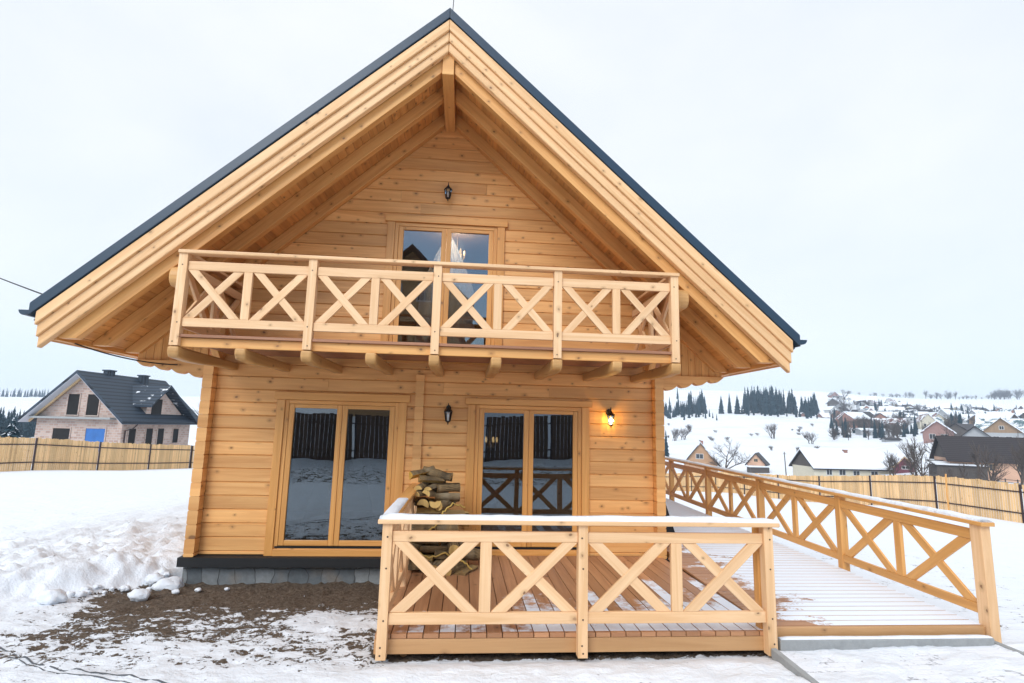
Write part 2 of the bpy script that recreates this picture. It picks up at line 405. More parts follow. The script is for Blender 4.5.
m = MB(); log_wall(m, 'x', XL + .14, XRT - .14, 0, .14, 0, 6.98, [DL, DR, DU], True); m.build('front_wall', M['log'], house)
m = MB(); log_wall(m, 'y', -.15, DEPTH, XL, XL + .138, 0, 2.66, rnd=random.Random(5)); m.build('side_wall', M['log'], house)
m = MB(); log_wall(m, 'y', -.15, DEPTH, XRT - .138, XRT, 0, 2.66, rnd=random.Random(6)); m.build('side_wall', M['log'], house)
m = MB(); log_wall(m, 'x', XL + .14, XRT - .14, DEPTH - .3, DEPTH - .16, 0, 6.98, [], True, random.Random(9)); m.build('rear_wall', M['log'], house)
m = MB(); log_wall(m, 'y', -.05, -.003, -.415, -.285, 0, 2.62, rnd=random.Random(4)); m.build('partition_log_ends', M['log'], house)
m = MB(); m.box((-3.3, 3.9, .02), (3.24, 4.0, 2.55)); m.box((-3.3, .15, 2.56), (3.24, 4.2, 2.74)); m.box((-3.3, .15, -.1), (3.24, 4.2, .02))
m.box((-2.6, 3.6, 2.75), (2.5, 3.7, 5.2)); m.box((-2.6, .15, 5.2), (2.5, 3.7, 5.27)); m.build('inner_wall', M['interior'], house)
# plinth and flashing
m = MB(); m.box((XL - .03, -.035, -.75), (XRT + .03, .3, -.13)); m.box((XL - .03, .3, -.75), (XL + .3, DEPTH, -.13)); m.box((XRT - .3, .3, -.75), (XRT + .03, DEPTH, -.13)); m.build('plinth', M['slate'], house)
m = MB(); m.box((XL - .06, -.17, -.125), (XRT + .06, .28, -.004)); m.box((XL - .06, .28, -.125), (XL + .25, DEPTH, -.004)); m.box((XRT - .25, .28, -.125), (XRT + .06, DEPTH, -.004)); m.build('flashing_strip', M['flashing'], house)

# ---- glazed double doors
def glazed_door(x0, x1, z0, z1, cz, handle=True, sill=True):
    """x0..x1, z0..z1: the opening; cz: top of the head casing"""
    d = MB(); f = .055
    d.box((x0, -.012, z0), (x0 + f, .10, z1)); d.box((x1 - f, -.012, z0), (x1, .10, z1)); d.box((x0 + f + .0005, -.012, z1 - f), (x1 - f - .0005, .10, z1), (1, 0, 0))
    d.box((x0 + f + .0005, -.03, z0), (x1 - f - .0005, .10, z0 + .06), (1, 0, 0))
    door = d.build('glazed_door', M['casing'], house, .004)
    c = MB(); w = .12
    c.box((x0 - w, -.033, z0 - .05), (x0 - .002, -.001, z1 + .003)); c.box((x1 + .002, -.033, z0 - .05), (x1 + w, -.001, z1 + .003))
    c.box((x0 - w - .04, -.05, z1 + .005), (x1 + w + .04, -.001, cz), (1, 0, 0))
    if sill: c.box((x0 - .0005, -.045, z0 - .05), (x1 + .0005, -.001, z0 + .045), (1, 0, 0))
    c.build('casing', M['casing'], door, .005)
    if sill:
        t = MB(); t.box((x0 + .02, -.036, z0 + .062), (x1 - .02, .05, z0 + .085), (1, 0, 0)); t.build('threshold', M['black'], door)
    mid = (x0 + x1) / 2; s = .075
    zb = z0 + (.088 if sill else .062); zt = z1 - f - .003
    for a, b in ((x0 + f + .003, mid - .002), (mid + .002, x1 - f - .003)):
        q = MB(); q.box((a, -.006, zb), (a + s, .055, zt)); q.box((b - s, -.006, zb), (b, .055, zt))
        q.box((a + s + .0004, -.006, zb), (b - s - .0004, .055, zb + s), (1, 0, 0)); q.box((a + s + .0004, -.006, zt - s + .02), (b - s - .0004, .055, zt), (1, 0, 0))
        q.build('door_leaf', M['casing'], door, .006)
        p = MB(); p.box((a + s - .006, .02, zb + s - .006), (b - s + .006, .026, zt - s + .026)); p.build('pane', M['pane'], door)
    return door
glazed_door(*DL, 2.305); glazed_door(*DR, 2.29); glazed_door(*DU, 5.13)

# ---- roof
YF, YB = -1.5, DEPTH + .6
def rpoly(x0, x1, top, bot):                            # a strip that follows the slope
    return [(x0, zs(x0, bot)), (x1, zs(x1, bot)), (x1, zs(x1, top)), (x0, zs(x0, top))]
def xz(m, poly, y0, y1, g): m.prism(poly, (0, y0, 0), (1, 0, 0), (0, 0, 1), (0, 1, 0), y1 - y0, g)
SL = V((-1, 0, -K)).normalized(); SR = V((1, 0, -K)).normalized()
XE0, XE1 = -4.71, 4.58
m = MB()
xz(m, rpoly(XE0 - .10, XR, 7.53, 7.375), -1.63, YB, SL); xz(m, rpoly(XR, XE1 + .12, 7.525, 7.37), -1.628, YB, SR)
roof = m.build('roof', M['metal_roof'], house, .008)
m = MB(); xz(m, rpoly(XE0 - .0, XR - .001, 7.37, 7.02), -1.46, YB - .05, SL); xz(m, rpoly(XR + .001, XE1, 7.365, 7.02), -1.46, YB - .05, SR); m.build('roof_deck', M['soffit'], roof)
# ridge cap, standing seams
m = MB(); m.prism([(XR - .2, zs(XR - .2, 7.56)), (XR, 7.575), (XR + .2, zs(XR + .2, 7.56)), (XR + .2, zs(XR + .2, 7.535)), (XR, 7.55), (XR - .2, zs(XR - .2, 7.535))], (0, -1.45, 0), (1, 0, 0), (0, 0, 1), (0, 1, 0), YB + 1.4, (0, 1, 0)); m.build('ridge_cap', M['metal_roof'], roof)
m = MB()
for k in range(20):
    y = -1.1 + k * .52
    for s, xe in ((-1, XE0 - .13), (1, XE1 + .13)):
        a = V((XR + s * .22, y, zs(XR + .22, 7.545))); b = V((xe, y, zs(xe, 7.545))); m.bar(a, b, .03, .035, (0, 1, 0))
m.build('roof_seams', M['metal_roof'], roof)
for s, xe in ((-1, XE0), (1, XE1)):                     # three stepped barge boards on each slope
    for k, (t, b, y0) in enumerate(((7.355, 7.195, -1.625), (7.197, 7.05, -1.59), (7.052, 6.915, -1.56))):
        m = MB(); xe2 = xe + s * (.01 * (2 - k))
        p = rpoly(min(XR + s * .0015, xe2), max(XR + s * .0015, xe2), t, b)
        xz(m, p, y0, -1.47 - .001 * k, SL if s < 0 else SR); m.build('barge_board', M['barge'], house, .012, 3)
    # soffit boards running with the ridge
    m = MB(); n = 44; x0 = XR + s * .08; x1 = xe - s * .06; w = (x1 - x0) / n
    for i in range(n):
        a, b = sorted((x0 + i * w + s * .003, x0 + (i + 1) * w - s * .002)); xz(m, rpoly(a, b, 7.005, 6.962), -1.455, -.002, (0, 1, 0))
    m.build('soffit', M['soffit'], house)
    for y0, y1 in ((-1.455, -1.335), (-.84, -.72), (-.135, -.012)):
        bt = 6.74; xt = XR + s * (bt - 2.80) / K; xn = XR + s * 4.50
        p = [(XR + s * .085, zs(XR + s * .085, 6.96)), (XR + s * .085, zs(XR + s * .085, bt)), (xt, 2.80), (xn, 2.80), (xn, zs(xn, 6.96))]
        m = MB(); xz(m, p, y0, y1, SL if s < 0 else SR); m.build('rafter', M['beam'], house, .008)
    m = MB(); xa = XR + s * 4.505; xb = XR + s * 4.535
    m.box((min(xa, xb), -1.46, 2.775), (max(xa, xb), YB - .05, 2.93), (0, 1, 0)); m.box((min(xb, xe - s*.02), -1.46, 2.775), (max(xb, xe - s*.02), YB - .05, 2.80), (0, 1, 0)); m.build('eaves_board', M['beam'], house, .004)
    # half-round gutter with its end bracket
    gx = xe + s * .165; m = MB(); r = .062
    prof = [(r * math.cos(PI + PI * i / 10), r * math.sin(PI + PI * i / 10)) for i in range(11)] + [((r - .012) * math.cos(2 * PI - PI * i / 10), (r - .012) * math.sin(2 * PI - PI * i / 10)) for i in range(11)]
    m.prism(prof, (gx, -1.60, 3.10), (1, 0, 0), (0, 0, 1), (0, 1, 0), YB + 1.6, (0, 1, 0))
    hp = [(r * math.cos(PI + PI * i / 10), r * math.sin(PI + PI * i / 10)) for i in range(11)]
    m.prism(hp, (gx, -1.604, 3.101), (1, 0, 0), (0, 0, 1), (0, 1, 0), .006, (0, 1, 0))
    m.bar((gx - s * .07, -1.5, 3.02), (gx - s * .16, -1.5, 2.96), .03, .06); m.bar((gx - s * .10, -1.52, 3.10), (gx - s * .17, -1.52, 2.92), .05, .04)
    m.build('gutter', M['metal_roof'], house)
m = MB(); m.box((XR - .08, -1.5, 6.61), (XR + .08, .0, 6.955), (0, 1, 0)); m.build('ridge_beam', M['beam'], house, .008)
# purlins with rounded noses, and their knee braces
for x0, x1 in ((-3.37, -3.16), (3.07, 3.26)):
    m = MB(); pr = [(-1.40, 3.50), (.0, 3.50), (.0, 3.76), (-1.40, 3.76)] + [(-1.40 - .10 * math.sin(PI * i / 8), 3.63 + .13 * math.cos(PI * i / 8)) for i in range(1, 8)]
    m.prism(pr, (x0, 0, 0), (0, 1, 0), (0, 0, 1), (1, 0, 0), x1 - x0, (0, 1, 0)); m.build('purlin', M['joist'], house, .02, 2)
    xm = (x0 + x1) / 2
    m = MB(); m.bar((xm, -.08, 2.72), (xm, -1.0, 3.56), .10, .10, (1, 0, 0)); m.build('knee_brace', M['beam'], house, .008)
    m = MB(); m.box((xm - .06, -.13, 2.80), (xm + .06, -.005, 3.50), (0, 0, 1)); m.build('wall_post', M['beam'], house, .008)
# carved corbels past the corners with boarding above them
for s, xa, xb, zt in ((-1, XL, -4.42, 2.705), (1, XRT, 4.37, 2.72)):
    ln = abs(xb - xa); P = [(0, zt), (ln, zt)]; steps = 4; zb = (.095, .14, .185, .232)
    for i in range(steps):
        u1 = ln * (1 - i / steps); u0 = ln * (1 - (i + 1) / steps); w = u1 - u0; d = zb[i]
        d0 = zb[i - 1] - .045 if i else .0            # each lobe starts from a notch and swells downwards
        for k in range(0 if i else 1, 10):
            t = k / 9
            P.append((u1 - w * (t * .99), zt - d0 - (d - d0) * math.sin(PI * .5 * min(t * 1.5, 1)) + (.045 * ((t - .67) / .33) ** 2 if t > .67 else 0)))
    m = MB(); m.prism(P, (xa, -.125, 0), (s, 0, 0), (0, 0, 1), (0, 1, 0), .12, (1, 0, 0)); m.build('carved_corbel', M['log'], house, .006)
    m = MB(); n = 9; w = (ln + .0) / n
    for i in range(n):
        x0 = xa + s * (i * w + .002); x1 = xa + s * ((i + 1) * w - .002); lo, hi = min(x0, x1), max(x0, x1)
        zt0, zt1 = zs(lo, 6.95), zs(hi, 6.95)
        if min(zt0, zt1) < zt + .03: continue
        m.prism([(lo, zt + .001), (hi, zt + .001), (hi, zt1), (lo, zt0)], (0, -.06, 0), (1, 0, 0), (0, 0, 1), (0, 1, 0), .05, (0, 0, 1))
    m.build('gable_boarding', M['beam'], house, .004)
m = MB(); m.tube([(XR + .01, -1.3, 7.56), (XR + .03, -1.3, 8.1), (XR + .07, -1.3, 8.7)], .006, 6); m.build('lightning_rod', M['black'], house)

# ================================================================== railings
def brace_poly(sa, sb, zb, zt, w, slash):
    """a diagonal whose ends are cut level with the rails"""
    hw = w
    for _ in range(20):
        ang = math.atan2(zt - zb, sb - sa - hw); hw = w / math.sin(ang)
    return [(sa, zb), (sa + hw, zb), (sb, zt), (sb - hw, zt)] if slash else [(sb - hw, zb), (sb, zb), (sa + hw, zt), (sa, zt)]
def bay(par, o, u, n, s0, s1, zb0, zt0, slope, mt, w=.095, t=.045, mid=.10, xs=2, order=(0, 1)):
    """everything between two posts: mid baluster and the crossed diagonals.  n points outwards"""
    uu = V(u) + V((0, 0, slope))
    g = V(u)
    parts = []
    edges = [s0, s1]
    if xs == 2:
        c = (s0 + s1) / 2
        m = MB(); m.prism([(c - mid / 2, zb0), (c + mid / 2, zb0), (c + mid / 2, zt0), (c - mid / 2, zt0)], V(o) - V(n) * t / 2, uu, (0, 0, 1), n, t, (0, 0, 1)); m.build('baluster', mt, par, .005)
        spans = [(s0, c - mid / 2), (c + mid / 2, s1)]
    else: spans = [(s0, s1)]
    for i, (a, b) in enumerate(spans):
        for sl in (True, False):
            p = brace_poly(a + .004, b - .004, zb0 + .001, zt0 - .001, w, sl)
            front = .004 if sl == (order[i % 2] == 1) else .0
            d = V(u) * (p[2][0] - p[1][0]) + V((0, 0, p[2][1] - p[1][1]))
            m = MB(); m.prism(p, V(o) - V(n) * (t / 2 - .006 - front), uu, (0, 0, 1), n, t - .012 - (0 if front else .004), d); m.build('brace', mt, par, .004)
def snow_strip(m, p0, p1, w, h=.03, seed=0, side=(0, 1, 0)):
    """an uneven loaf of snow lying along a rail, p0 and p1 on the wood's upper face"""
    p0, p1 = V(p0), V(p1); d = p1 - p0; n = max(6, int(d.length / .09)); s = V(side)
    sect = [(-.5, 0), (-.47, .45), (-.3, .9), (0, 1.), (.3, .92), (.47, .5), (.5, 0)]
    P = []; F = []; k = len(sect)
    for i in range(n + 1):
        q = p0 + d * (i / n); e = mn.noise(q * 2.1 + V((seed, 0, 0))); e2 = mn.noise(q * 9 + V((seed, 5, 0)))
        hh = h * (.85 + .4 * e + .18 * e2); ww = w * (.94 + .05 * e2)
        if i in (0, n): hh *= .55
        for a, b in sect: P.append(q + s * (a * ww) + V((0, 0, b * hh + .0005)))
    for i in range(n):
        for j in range(k - 1): F.append((i * k + j, i * k + j + 1, (i + 1) * k + j + 1, (i + 1) * k + j))
    F.append(list(range(k))); F.append([n * k + j for j in range(k - 1, -1, -1)])
    m.add(P, F, d, 0, True)

M['screw'] = plain('screw_head', (.07, .045, .03), .5, .3, 20., .2)
def bolt(m, x, y, z, r=.0085):
    m.prism([(r * math.cos(PI * i / 4), r * math.sin(PI * i / 4)) for i in range(8)], (x, y, z), (1, 0, 0), (0, 0, 1), (0, -1, 0), .003, (1, 0, 0), 1)
# ================================================================== BALCONY (part of the house)
YBAL = -1.738; BX = [-3.092 + 1.514 * i for i in range(5)]
m = MB(); n = 13; w = 1.72 / n
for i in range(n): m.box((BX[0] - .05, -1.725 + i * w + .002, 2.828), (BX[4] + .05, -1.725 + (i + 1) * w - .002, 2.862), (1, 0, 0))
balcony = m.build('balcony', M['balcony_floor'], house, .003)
def bpart(name, mb, mt=None, bev=.006): return mb.build(name, mt or M['rail'], balcony, bev)
for i in range(9):
    x = BX[0] + .757 * i
    pr = [(-1.745, 2.715), (-1.745, 2.66)] + [(-1.665 - .08 * math.cos(PI / 2 * k / 5), 2.665 - .085 * math.sin(PI / 2 * k / 5)) for k in range(1, 6)]
    pr += [(-1.40, 2.565), (-1.0, 2.575), (-.6, 2.60), (-.3, 2.60), (.0, 2.60), (.0, 2.715)]
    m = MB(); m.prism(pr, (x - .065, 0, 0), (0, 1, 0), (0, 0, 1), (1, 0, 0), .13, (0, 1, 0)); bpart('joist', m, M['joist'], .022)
m = MB(); m.box((BX[0] - .05, -1.68, 2.717), (BX[4] + .05, -1.63, 2.827), (1, 0, 0)); bpart('edge_beam', m, M['beam'])
for i, x in enumerate(BX):
    m = MB(); m.box((x - .05, -1.742, 2.725), (x + .05, -1.64, 3.84), (0, 0, 1))
    for dz_ in (2.77, 3.0, 3.70): bolt(m, x + random.uniform(-.014, .014), -1.7425, dz_)
    bpart('post', m, [M['rail'], M['screw']])
m = MB(); m.box((BX[0] - .055, -1.768, 3.841), (BX[4] + .06, -1.62, 3.882), (1, 0, 0)); bpart('handrail', m)
for i in range(4):
    a, b = BX[i] + .0525, BX[i + 1] - .0525
    for z0, z1 in ((3.645, 3.755), (2.955, 3.06)):
        m = MB(); m.box((a, -1.715, z0), (b, -1.67, z1), (1, 0, 0)); bpart('rail', m)
    bay(balcony, (0, -1.6925, 0), (1, 0, 0), (0, -1, 0), a, b, 3.06, 3.645, 0, M['rail'], w=.09, order=((0, 1), (0, 1), (1, 1), (0, 1))[i])
for x in (BX[0], BX[4]):                                # side returns to the wall
    m = MB(); m.box((x - .055, -1.619, 3.841), (x + .06, -.002, 3.88), (0, 1, 0)); bpart('handrail', m)
    for z0, z1 in ((3.645, 3.755), (2.955, 3.06)):
        m = MB(); m.box((x - .022, -1.639, z0), (x + .022, -.003, z1), (0, 1, 0)); bpart('rail', m)
    bay(balcony, (x, 0, 0), (0, 1, 0), (1 if x > 0 else -1, 0, 0), -1.639, -.004, 3.06, 3.645, 0, M['rail'], w=.09)

# ================================================================== TERRACE DECK
deck = thing('timber_deck', 'brown timber terrace with pale crossed railings, snow along its handrail', 'terrace', (0, -1.5, -.25))
DX = [-.325, 1.467, 3.259]; DY = -3.141
m = MB(); n = 26; x0, x1 = -.40, 3.325; w = (x1 - x0) / n
for i in range(n): m.box((x0 + i * w + .004, -3.085, -.020), (x0 + (i + 1) * w - .004, -.055, .020), (0, 1, 0))
m.build('deck_boards', M['deck'], deck, .003)
m = MB(); m.box((x0, -3.084, -.15), (x1 - .01, -3.03, -.024), (1, 0, 0)); m.build('edge_beam', M['deck_beam'], deck, .005)
m = MB(); m.box((x0, -3.028, -.15), (x0 + .05, -.06, -.024), (0, 1, 0)); m.build('edge_beam', M['deck_beam'], deck, .005)
for i in range(7):
    x = -.15 + i * .55; m = MB(); m.box((x - .025, -3.02, -.14), (x + .025, -.07, -.025), (0, 1, 0)); m.build('joist', M['deck_beam'], deck)
for x in (-.15, .9, 2.05, 3.1):
    m = MB(); m.box((x - .03, -2.9, -.5), (x + .03, -2.84, -.141), (0, 0, 1)); m.build('stub_leg', M['deck_beam'], deck)
for i, x in enumerate(DX):
    m = MB(); m.box((x - .044, -3.178, -.164), (x + .044, -3.0855, .985), (0, 0, 1))
    for dz_ in (-.125, -.06, .16, .60, .87): bolt(m, x + random.uniform(-.012, .012), -3.1785, dz_)
    m.build('post', [M['rail'], M['screw']], deck, .006)
m = MB(); m.box((3.225, -3.03, -.02), (3.305, -2.93, .985), (0, 0, 1)); m.build('post', M['ramp_rail'], deck, .006)
m = MB(); m.box((-.41, -3.215, .986), (3.36, -3.06, 1.026), (1, 0, 0)); m.build('handrail', M['rail'], deck, .008)
m = MB(); m.box((-.41, -3.059, .986), (-.265, -.003, 1.024), (0, 1, 0)); m.build('handrail', M['ramp_rail'], deck, .008)
m = MB(); snow_strip(m, (-.40, -3.14, 1.026), (3.35, -3.14, 1.026), .14, .042, 1); snow_strip(m, (-.338, -3.10, 1.024), (-.338, -1.80, 1.024), .13, .036, 3, (1, 0, 0)); m.build('snow_layer', M['snow'], deck)
for i in range(2):
    a, b = DX[i] + .0445, DX[i + 1] - .0445
    for z0, z1 in ((.825, .918), (.118, .218)):
        m = MB(); m.box((a, -3.155, z0), (b, -3.11, z1), (1, 0, 0)); m.build('rail', M['rail'], deck, .006)
    bay(deck, (0, -3.1325, 0), (1, 0, 0), (0, -1, 0), a, b, .218, .825, 0, M['rail'], w=.095, mid=.105, order=((0, 1), (1, 1))[i])
m = MB(); m.box((-.37, -1.62, -.1), (-.28, -1.53, .985), (0, 0, 1)); m.build('post', M['rail'], deck, .006)
m = MB(); m.box((-.37, -.13, -.1), (-.28, -.045, .985), (0, 0, 1)); m.build('post', M['rail'], deck, .006)
for a, b in ((-3.084, -1.621), (-1.529, -.131)):
    for z0, z1 in ((.825, .918), (.118, .218)):
        m = MB(); m.box((-.347, a, z0), (-.303, b, z1), (0, 1, 0)); m.build('rail', M['rail'], deck, .006)
    bay(deck, (-.325, 0, 0), (0, 1, 0), (-1, 0, 0), a, b, .218, .825, 0, M['rail'], w=.095)

# ================================================================== ACCESS RAMP
rampo = thing('access_ramp', 'long snow dusted timber ramp with crossed railing running beside the house', 'ramp', (4.4, 0, -.3))
RS = .0155; RX0, RX1 = 3.335, 5.59; RY0, RY1 = -2.95, 9.2
def rz(y): return .022 + RS * (y + 2.95)
m = MB(); n = 88; w = (RY1 - RY0) / n
for i in range(n):
    y0 = RY0 + i * w + .006; y1 = RY0 + (i + 1) * w - .006
    xa = RX0 if y1 < -.2 else 3.47
    m.prism([(y0, rz(y0) - .028), (y1, rz(y1) - .028), (y1, rz(y1)), (y0, rz(y0))], (xa, 0, 0), (0, 1, 0), (0, 0, 1), (1, 0, 0), RX1 - xa, (1, 0, 0))
m.build('ramp_boards', M['ramp_deck'], rampo, .003)
m = MB(); m.box((RX0 + .002, -2.995, -.075), (RX1 - .01, -2.952, .020), (1, 0, 0)); m.build('edge_beam', M['deck_beam'], rampo, .005)
for xb in (RX1 - .05, 4.4, RX0 + .14):
    m = MB(); m.prism([(-2.95, -.15), (RY1, rz(RY1) - .2), (RY1, rz(RY1) - .03), (-2.95, rz(-2.95) - .03)], (xb, 0, 0), (0, 1, 0), (0, 0, 1), (1, 0, 0), .049, (0, 1, 0)); m.build('bearer', M['deck_beam'], rampo, .004)
for y in (0, 2.5, 5, 7.5):
    m = MB(); m.box((RX1 - .09, y, -1.8), (RX1 - .03, y + .06, rz(y) - .2), (0, 0, 1)); m.box((RX0 + .2, y, -1.8), (RX0 + .26, y + .06, rz(y) - .2), (0, 0, 1)); m.build('support', M['deck_beam'], rampo)
RY = [-2.98 + 2.12 * i for i in range(7)]; RXP = 5.62
for i, y in enumerate(RY):
    lo = -.15 if i == 0 else rz(y) - .22
    wd = .065 if i == 0 else .05
    m = MB(); m.box((RXP - .03, y - wd, lo), (RXP + .075, y + wd, rz(y) + .97), (0, 0, 1)); m.build('post', M['ramp_rail'] if i else M['rail'], rampo, .006)
slp = V((0, 1, RS))
def srun(name, y0, y1, h0, h1, x0, x1, mt):
    m = MB(); m.prism([(y0, rz(y0) + h0), (y1, rz(y1) + h0), (y1, rz(y1) + h1), (y0, rz(y0) + h1)], (x0, 0, 0), (0, 1, 0), (0, 0, 1), (1, 0, 0), x1 - x0, (0, 1, RS)); m.build(name, mt, rampo, .006)
srun('handrail', -3.09, RY[6] + .1, .972, 1.012, RXP - .06, RXP + .09, M['ramp_rail'])
for i in range(6):
    a, b = RY[i] + (.066 if i == 0 else .051), RY[i + 1] - .051
    srun('rail', a, b, .815, .92, RXP - .022, RXP + .022, M['ramp_rail']); srun('rail', a, b, .095, .19, RXP - .022, RXP + .022, M['ramp_rail'])
    bay(rampo, (RXP, 0, rz(0)), (0, 1, 0), (1, 0, 0), a, b, .19, .815, RS, M['ramp_rail'], w=.095, order=(1, 0))
m = MB(); snow_strip(m, (RXP + .015, -3.08, rz(-3.08) + 1.012), (RXP + .015, RY[6], rz(RY[6]) + 1.012), .13, .04, 8, (1, 0, 0)); m.build('snow_layer', M['snow'], rampo)

# ================================================================== WALL LANTERNS
def lantern(loc, label, lit=False):
    t = thing('wall_lantern', label, 'lantern', loc, 'carriage lanterns on the log wall', local=True)
    m = MB(); m.prism([(.038 * math.cos(PI * i / 8), .06 * math.sin(PI * i / 8)) for i in range(16)], (0, -.016, .20), (1, 0, 0), (0, 0, 1), (0, 1, 0), .016, (0, 0, 1))
    m.tube([(0, -.012, .20), (0, -.05, .235), (0, -.10, .255), (0, -.13, .235), (0, -.135, .215)], .009, 6); m.build('bracket', M['black'], t)
    c = (0, -.135, 0)
    m = MB(); m.lathe(c, [(.064, .150), (.068, .158), (.05, .185), (.024, .205), (.016, .222), (.008, .226), (.006, .27), (.001, .285)], 6, smooth=False); m.build('cap', M['black'], t)
    m = MB(); m.lathe(c, [(.002, -.035), (.010, -.028), (.006, -.012), (.022, .0), (.036, .008), (.038, .018)], 6, smooth=False)
    for k in range(6):
        a = 2 * PI * k / 6; m.bar((c[0] + .036 * math.cos(a), c[1] + .036 * math.sin(a), .016), (c[0] + .058 * math.cos(a), c[1] + .058 * math.sin(a), .152), .007, .007)
    m.build('cage', M['black'], t)
    m = MB(); m.lathe(c, [(.033, .019), (.054, .149)], 6, smooth=False); m.build('lamp_glass', M['lamp_glass'], t)
    m = MB(); m.lathe(c, [(.008, .02), (.011, .035), (.011, .075), (.016, .09), (.012, .115), (.003, .13)], 8); m.build('bulb', M['bulb_on' if lit else 'bulb_off'], t)
    if lit:
        l = bpy.data.lights.new('lantern_light', 'POINT'); l.energy = 13.; l.color = (1., .60, .11); l.shadow_soft_size = .02
        o = bpy.data.objects.new('lantern_light', l); COL.objects.link(o); o.parent = t; o.location = (0, -.135, .09)
lantern((.09, 0, 1.92), 'unlit black lantern on the wall above the firewood stack')
lantern((2.555, 0, 1.925), 'glowing black lantern right of the lower glazed door', True)
lantern((-.055, 0, 5.40), 'small black lantern high under the gable above the balcony door')

def white_curtain():
    m, nt, b, out = mat('white_curtain'); nt.nodes.remove(b)
    d = N(nt, 'ShaderNodeBsdfDiffuse', i_Color=(.85, .84, .86, 1)); tr = N(nt, 'ShaderNodeBsdfTranslucent', i_Color=(.85, .84, .86, 1)); a = N(nt, 'ShaderNodeMixShader', i_0=.5)
    L(nt, d.outputs[0], a.inputs[1]); L(nt, tr.outputs[0], a.inputs[2]); L(nt, a.outputs[0], out.inputs[0]); return m
M['white_curtain'] = white_curtain()
# ================================================================== CURTAINS AND CHANDELIERS behind the glass
def curtain(x0, x1, z0, z1, y, left, label):
    """a sheer panel gathered at the top centre and swept aside"""
    m = MB(); nx, nz = 22, 16; P = []; F = []
    for j in range(nz + 1):
        t = j / nz; z = z1 + (z0 - z1) * t
        open_ = 1 - .62 * min(1, t * 1.25) ** .85
        for i in range(nx + 1):
            s = i / nx; xa, xb = (x0, x0 + (x1 - x0) * open_) if left else (x1 - (x1 - x0) * open_, x1)
            P.append((xa + (xb - xa) * s, y + .03 * math.sin(s * 24 + t * 2), z))
    for j in range(nz):
        for i in range(nx): F.append((j * (nx + 1) + i, j * (nx + 1) + i + 1, (j + 1) * (nx + 1) + i + 1, (j + 1) * (nx + 1) + i))
    m.add(P, F, (0, 0, 1), 0, True); tag(m.build('curtain', M['curtain']), label, 'curtain', 'sheer curtains behind the glazed doors')
for (d, nm) in ((DL, 'lower left'), (DR, 'lower right'), (DU, 'balcony')):
    c = (d[0] + d[1]) / 2; zt = d[3] - .02
    if nm == 'balcony': continue
    for left in (True, False):
        curtain(d[0] + .02 if left else c, c if left else d[1] - .02, d[2] + .1, zt, .24, left,
                'sheer curtain swept to the %s behind the %s' % ('left' if left else 'right', {'lower left': 'snow reflecting door left of the deck', 'lower right': 'glazed door opening on the deck', 'balcony': 'balcony door'}[nm]))
def chandelier(loc, label, r=.2, energy=6.):
    t = thing('chandelier', label, 'chandelier', loc, local=True)
    m = MB(); m.tube([(0, 0, 0), (0, 0, .62)], .008, 6); m.lathe((0, 0, -.06), [(.005, 0), (.035, .03), (.02, .07), (.012, .12)], 8); m.build('stem', M['brass'], t)
    for k in range(6):
        a = 2 * PI * k / 6; c, s = math.cos(a), math.sin(a)
        m = MB(); m.tube([(0, 0, 0), (c * r * .5, s * r * .5, -.06), (c * r, s * r, .0), (c * r, s * r, .04)], .008, 6); m.build('arm', M['brass'], t)
        m = MB(); m.lathe((c * r, s * r, .04), [(.012, 0), (.014, .02), (.02, .05), (.012, .08), (.002, .1)], 8); m.build('bulb', M['candle'], t)
    l = bpy.data.lights.new('chandelier_light', 'POINT'); l.energy = energy; l.color = (1., .74, .45); l.shadow_soft_size = .12
    o = bpy.data.objects.new('chandelier_light', l); COL.objects.link(o); o.parent = t; o.location = (0, 0, .2)
m = MB(); P = []; F = []; nx_, nz_ = 24, 14              # one sheer hung from a point and spreading downwards like a tent
for j in range(nz_ + 1):
    t = j / nz_; z = 4.98 - t * 1.9; hw_ = .02 + .36 * min(1., t * 2.1) ** .9 + .1 * t
    for i in range(nx_ + 1):
        s = i / nx_ * 2 - 1; P.append((-.02 + hw_ * s, .30 + .035 * math.sin(s * 15 + t), z))
for j in range(nz_):
    for i in range(nx_): F.append((j * (nx_ + 1) + i, j * (nx_ + 1) + i + 1, (j + 1) * (nx_ + 1) + i + 1, (j + 1) * (nx_ + 1) + i))
m.add(P, F, (0, 0, 1), 0, True); tag(m.build('curtain', M['white_curtain']), 'white tent shaped curtain glowing behind the balcony door', 'curtain')
chandelier((.10, .75, 4.72), 'lit chandelier seen through the balcony door', .13, 70.)
chandelier((.80, 1.6, 1.55), 'brass chandelier glowing inside the glazed door on the deck', .13, 1.2)

# ================================================================== FIREWOOD by the wall
bark, ntb, bb, ob = mat('bark')
_tc = N(ntb, 'ShaderNodeUVMap', uv_map='grain').outputs[0]
_n = N(ntb, 'ShaderNodeTexNoise', i_Scale=1., i_Detail=5., i_Roughness=.7, i_Distortion=.6); L(ntb, scaled(ntb, _tc, (7., 24., 1)), _n.inputs['Vector'])
_n2 = N(ntb, 'ShaderNodeTexNoise', i_Scale=5., i_Detail=3.); L(ntb, _tc, _n2.inputs['Vector'])
_c = mixc(ntb, ramp(ntb, _n.outputs[0], .35, .65), (.05, .033, .016), (.27, .175, .075)); _c = mixc(ntb, ramp(ntb, _n2.outputs[0], .55, .75), _c, (.24, .19, .12))
L(ntb, _c, bb.inputs['Base Color']); bb.inputs['Roughness'].default_value = .85; bump(ntb, bb, _n.outputs[0], .8, .02)
M['bark'] = bark
M['cut'] = wood('split_face', (.33, .22, .085), (.16, .095, .04), knots=.3, var=.35, rough=.85)
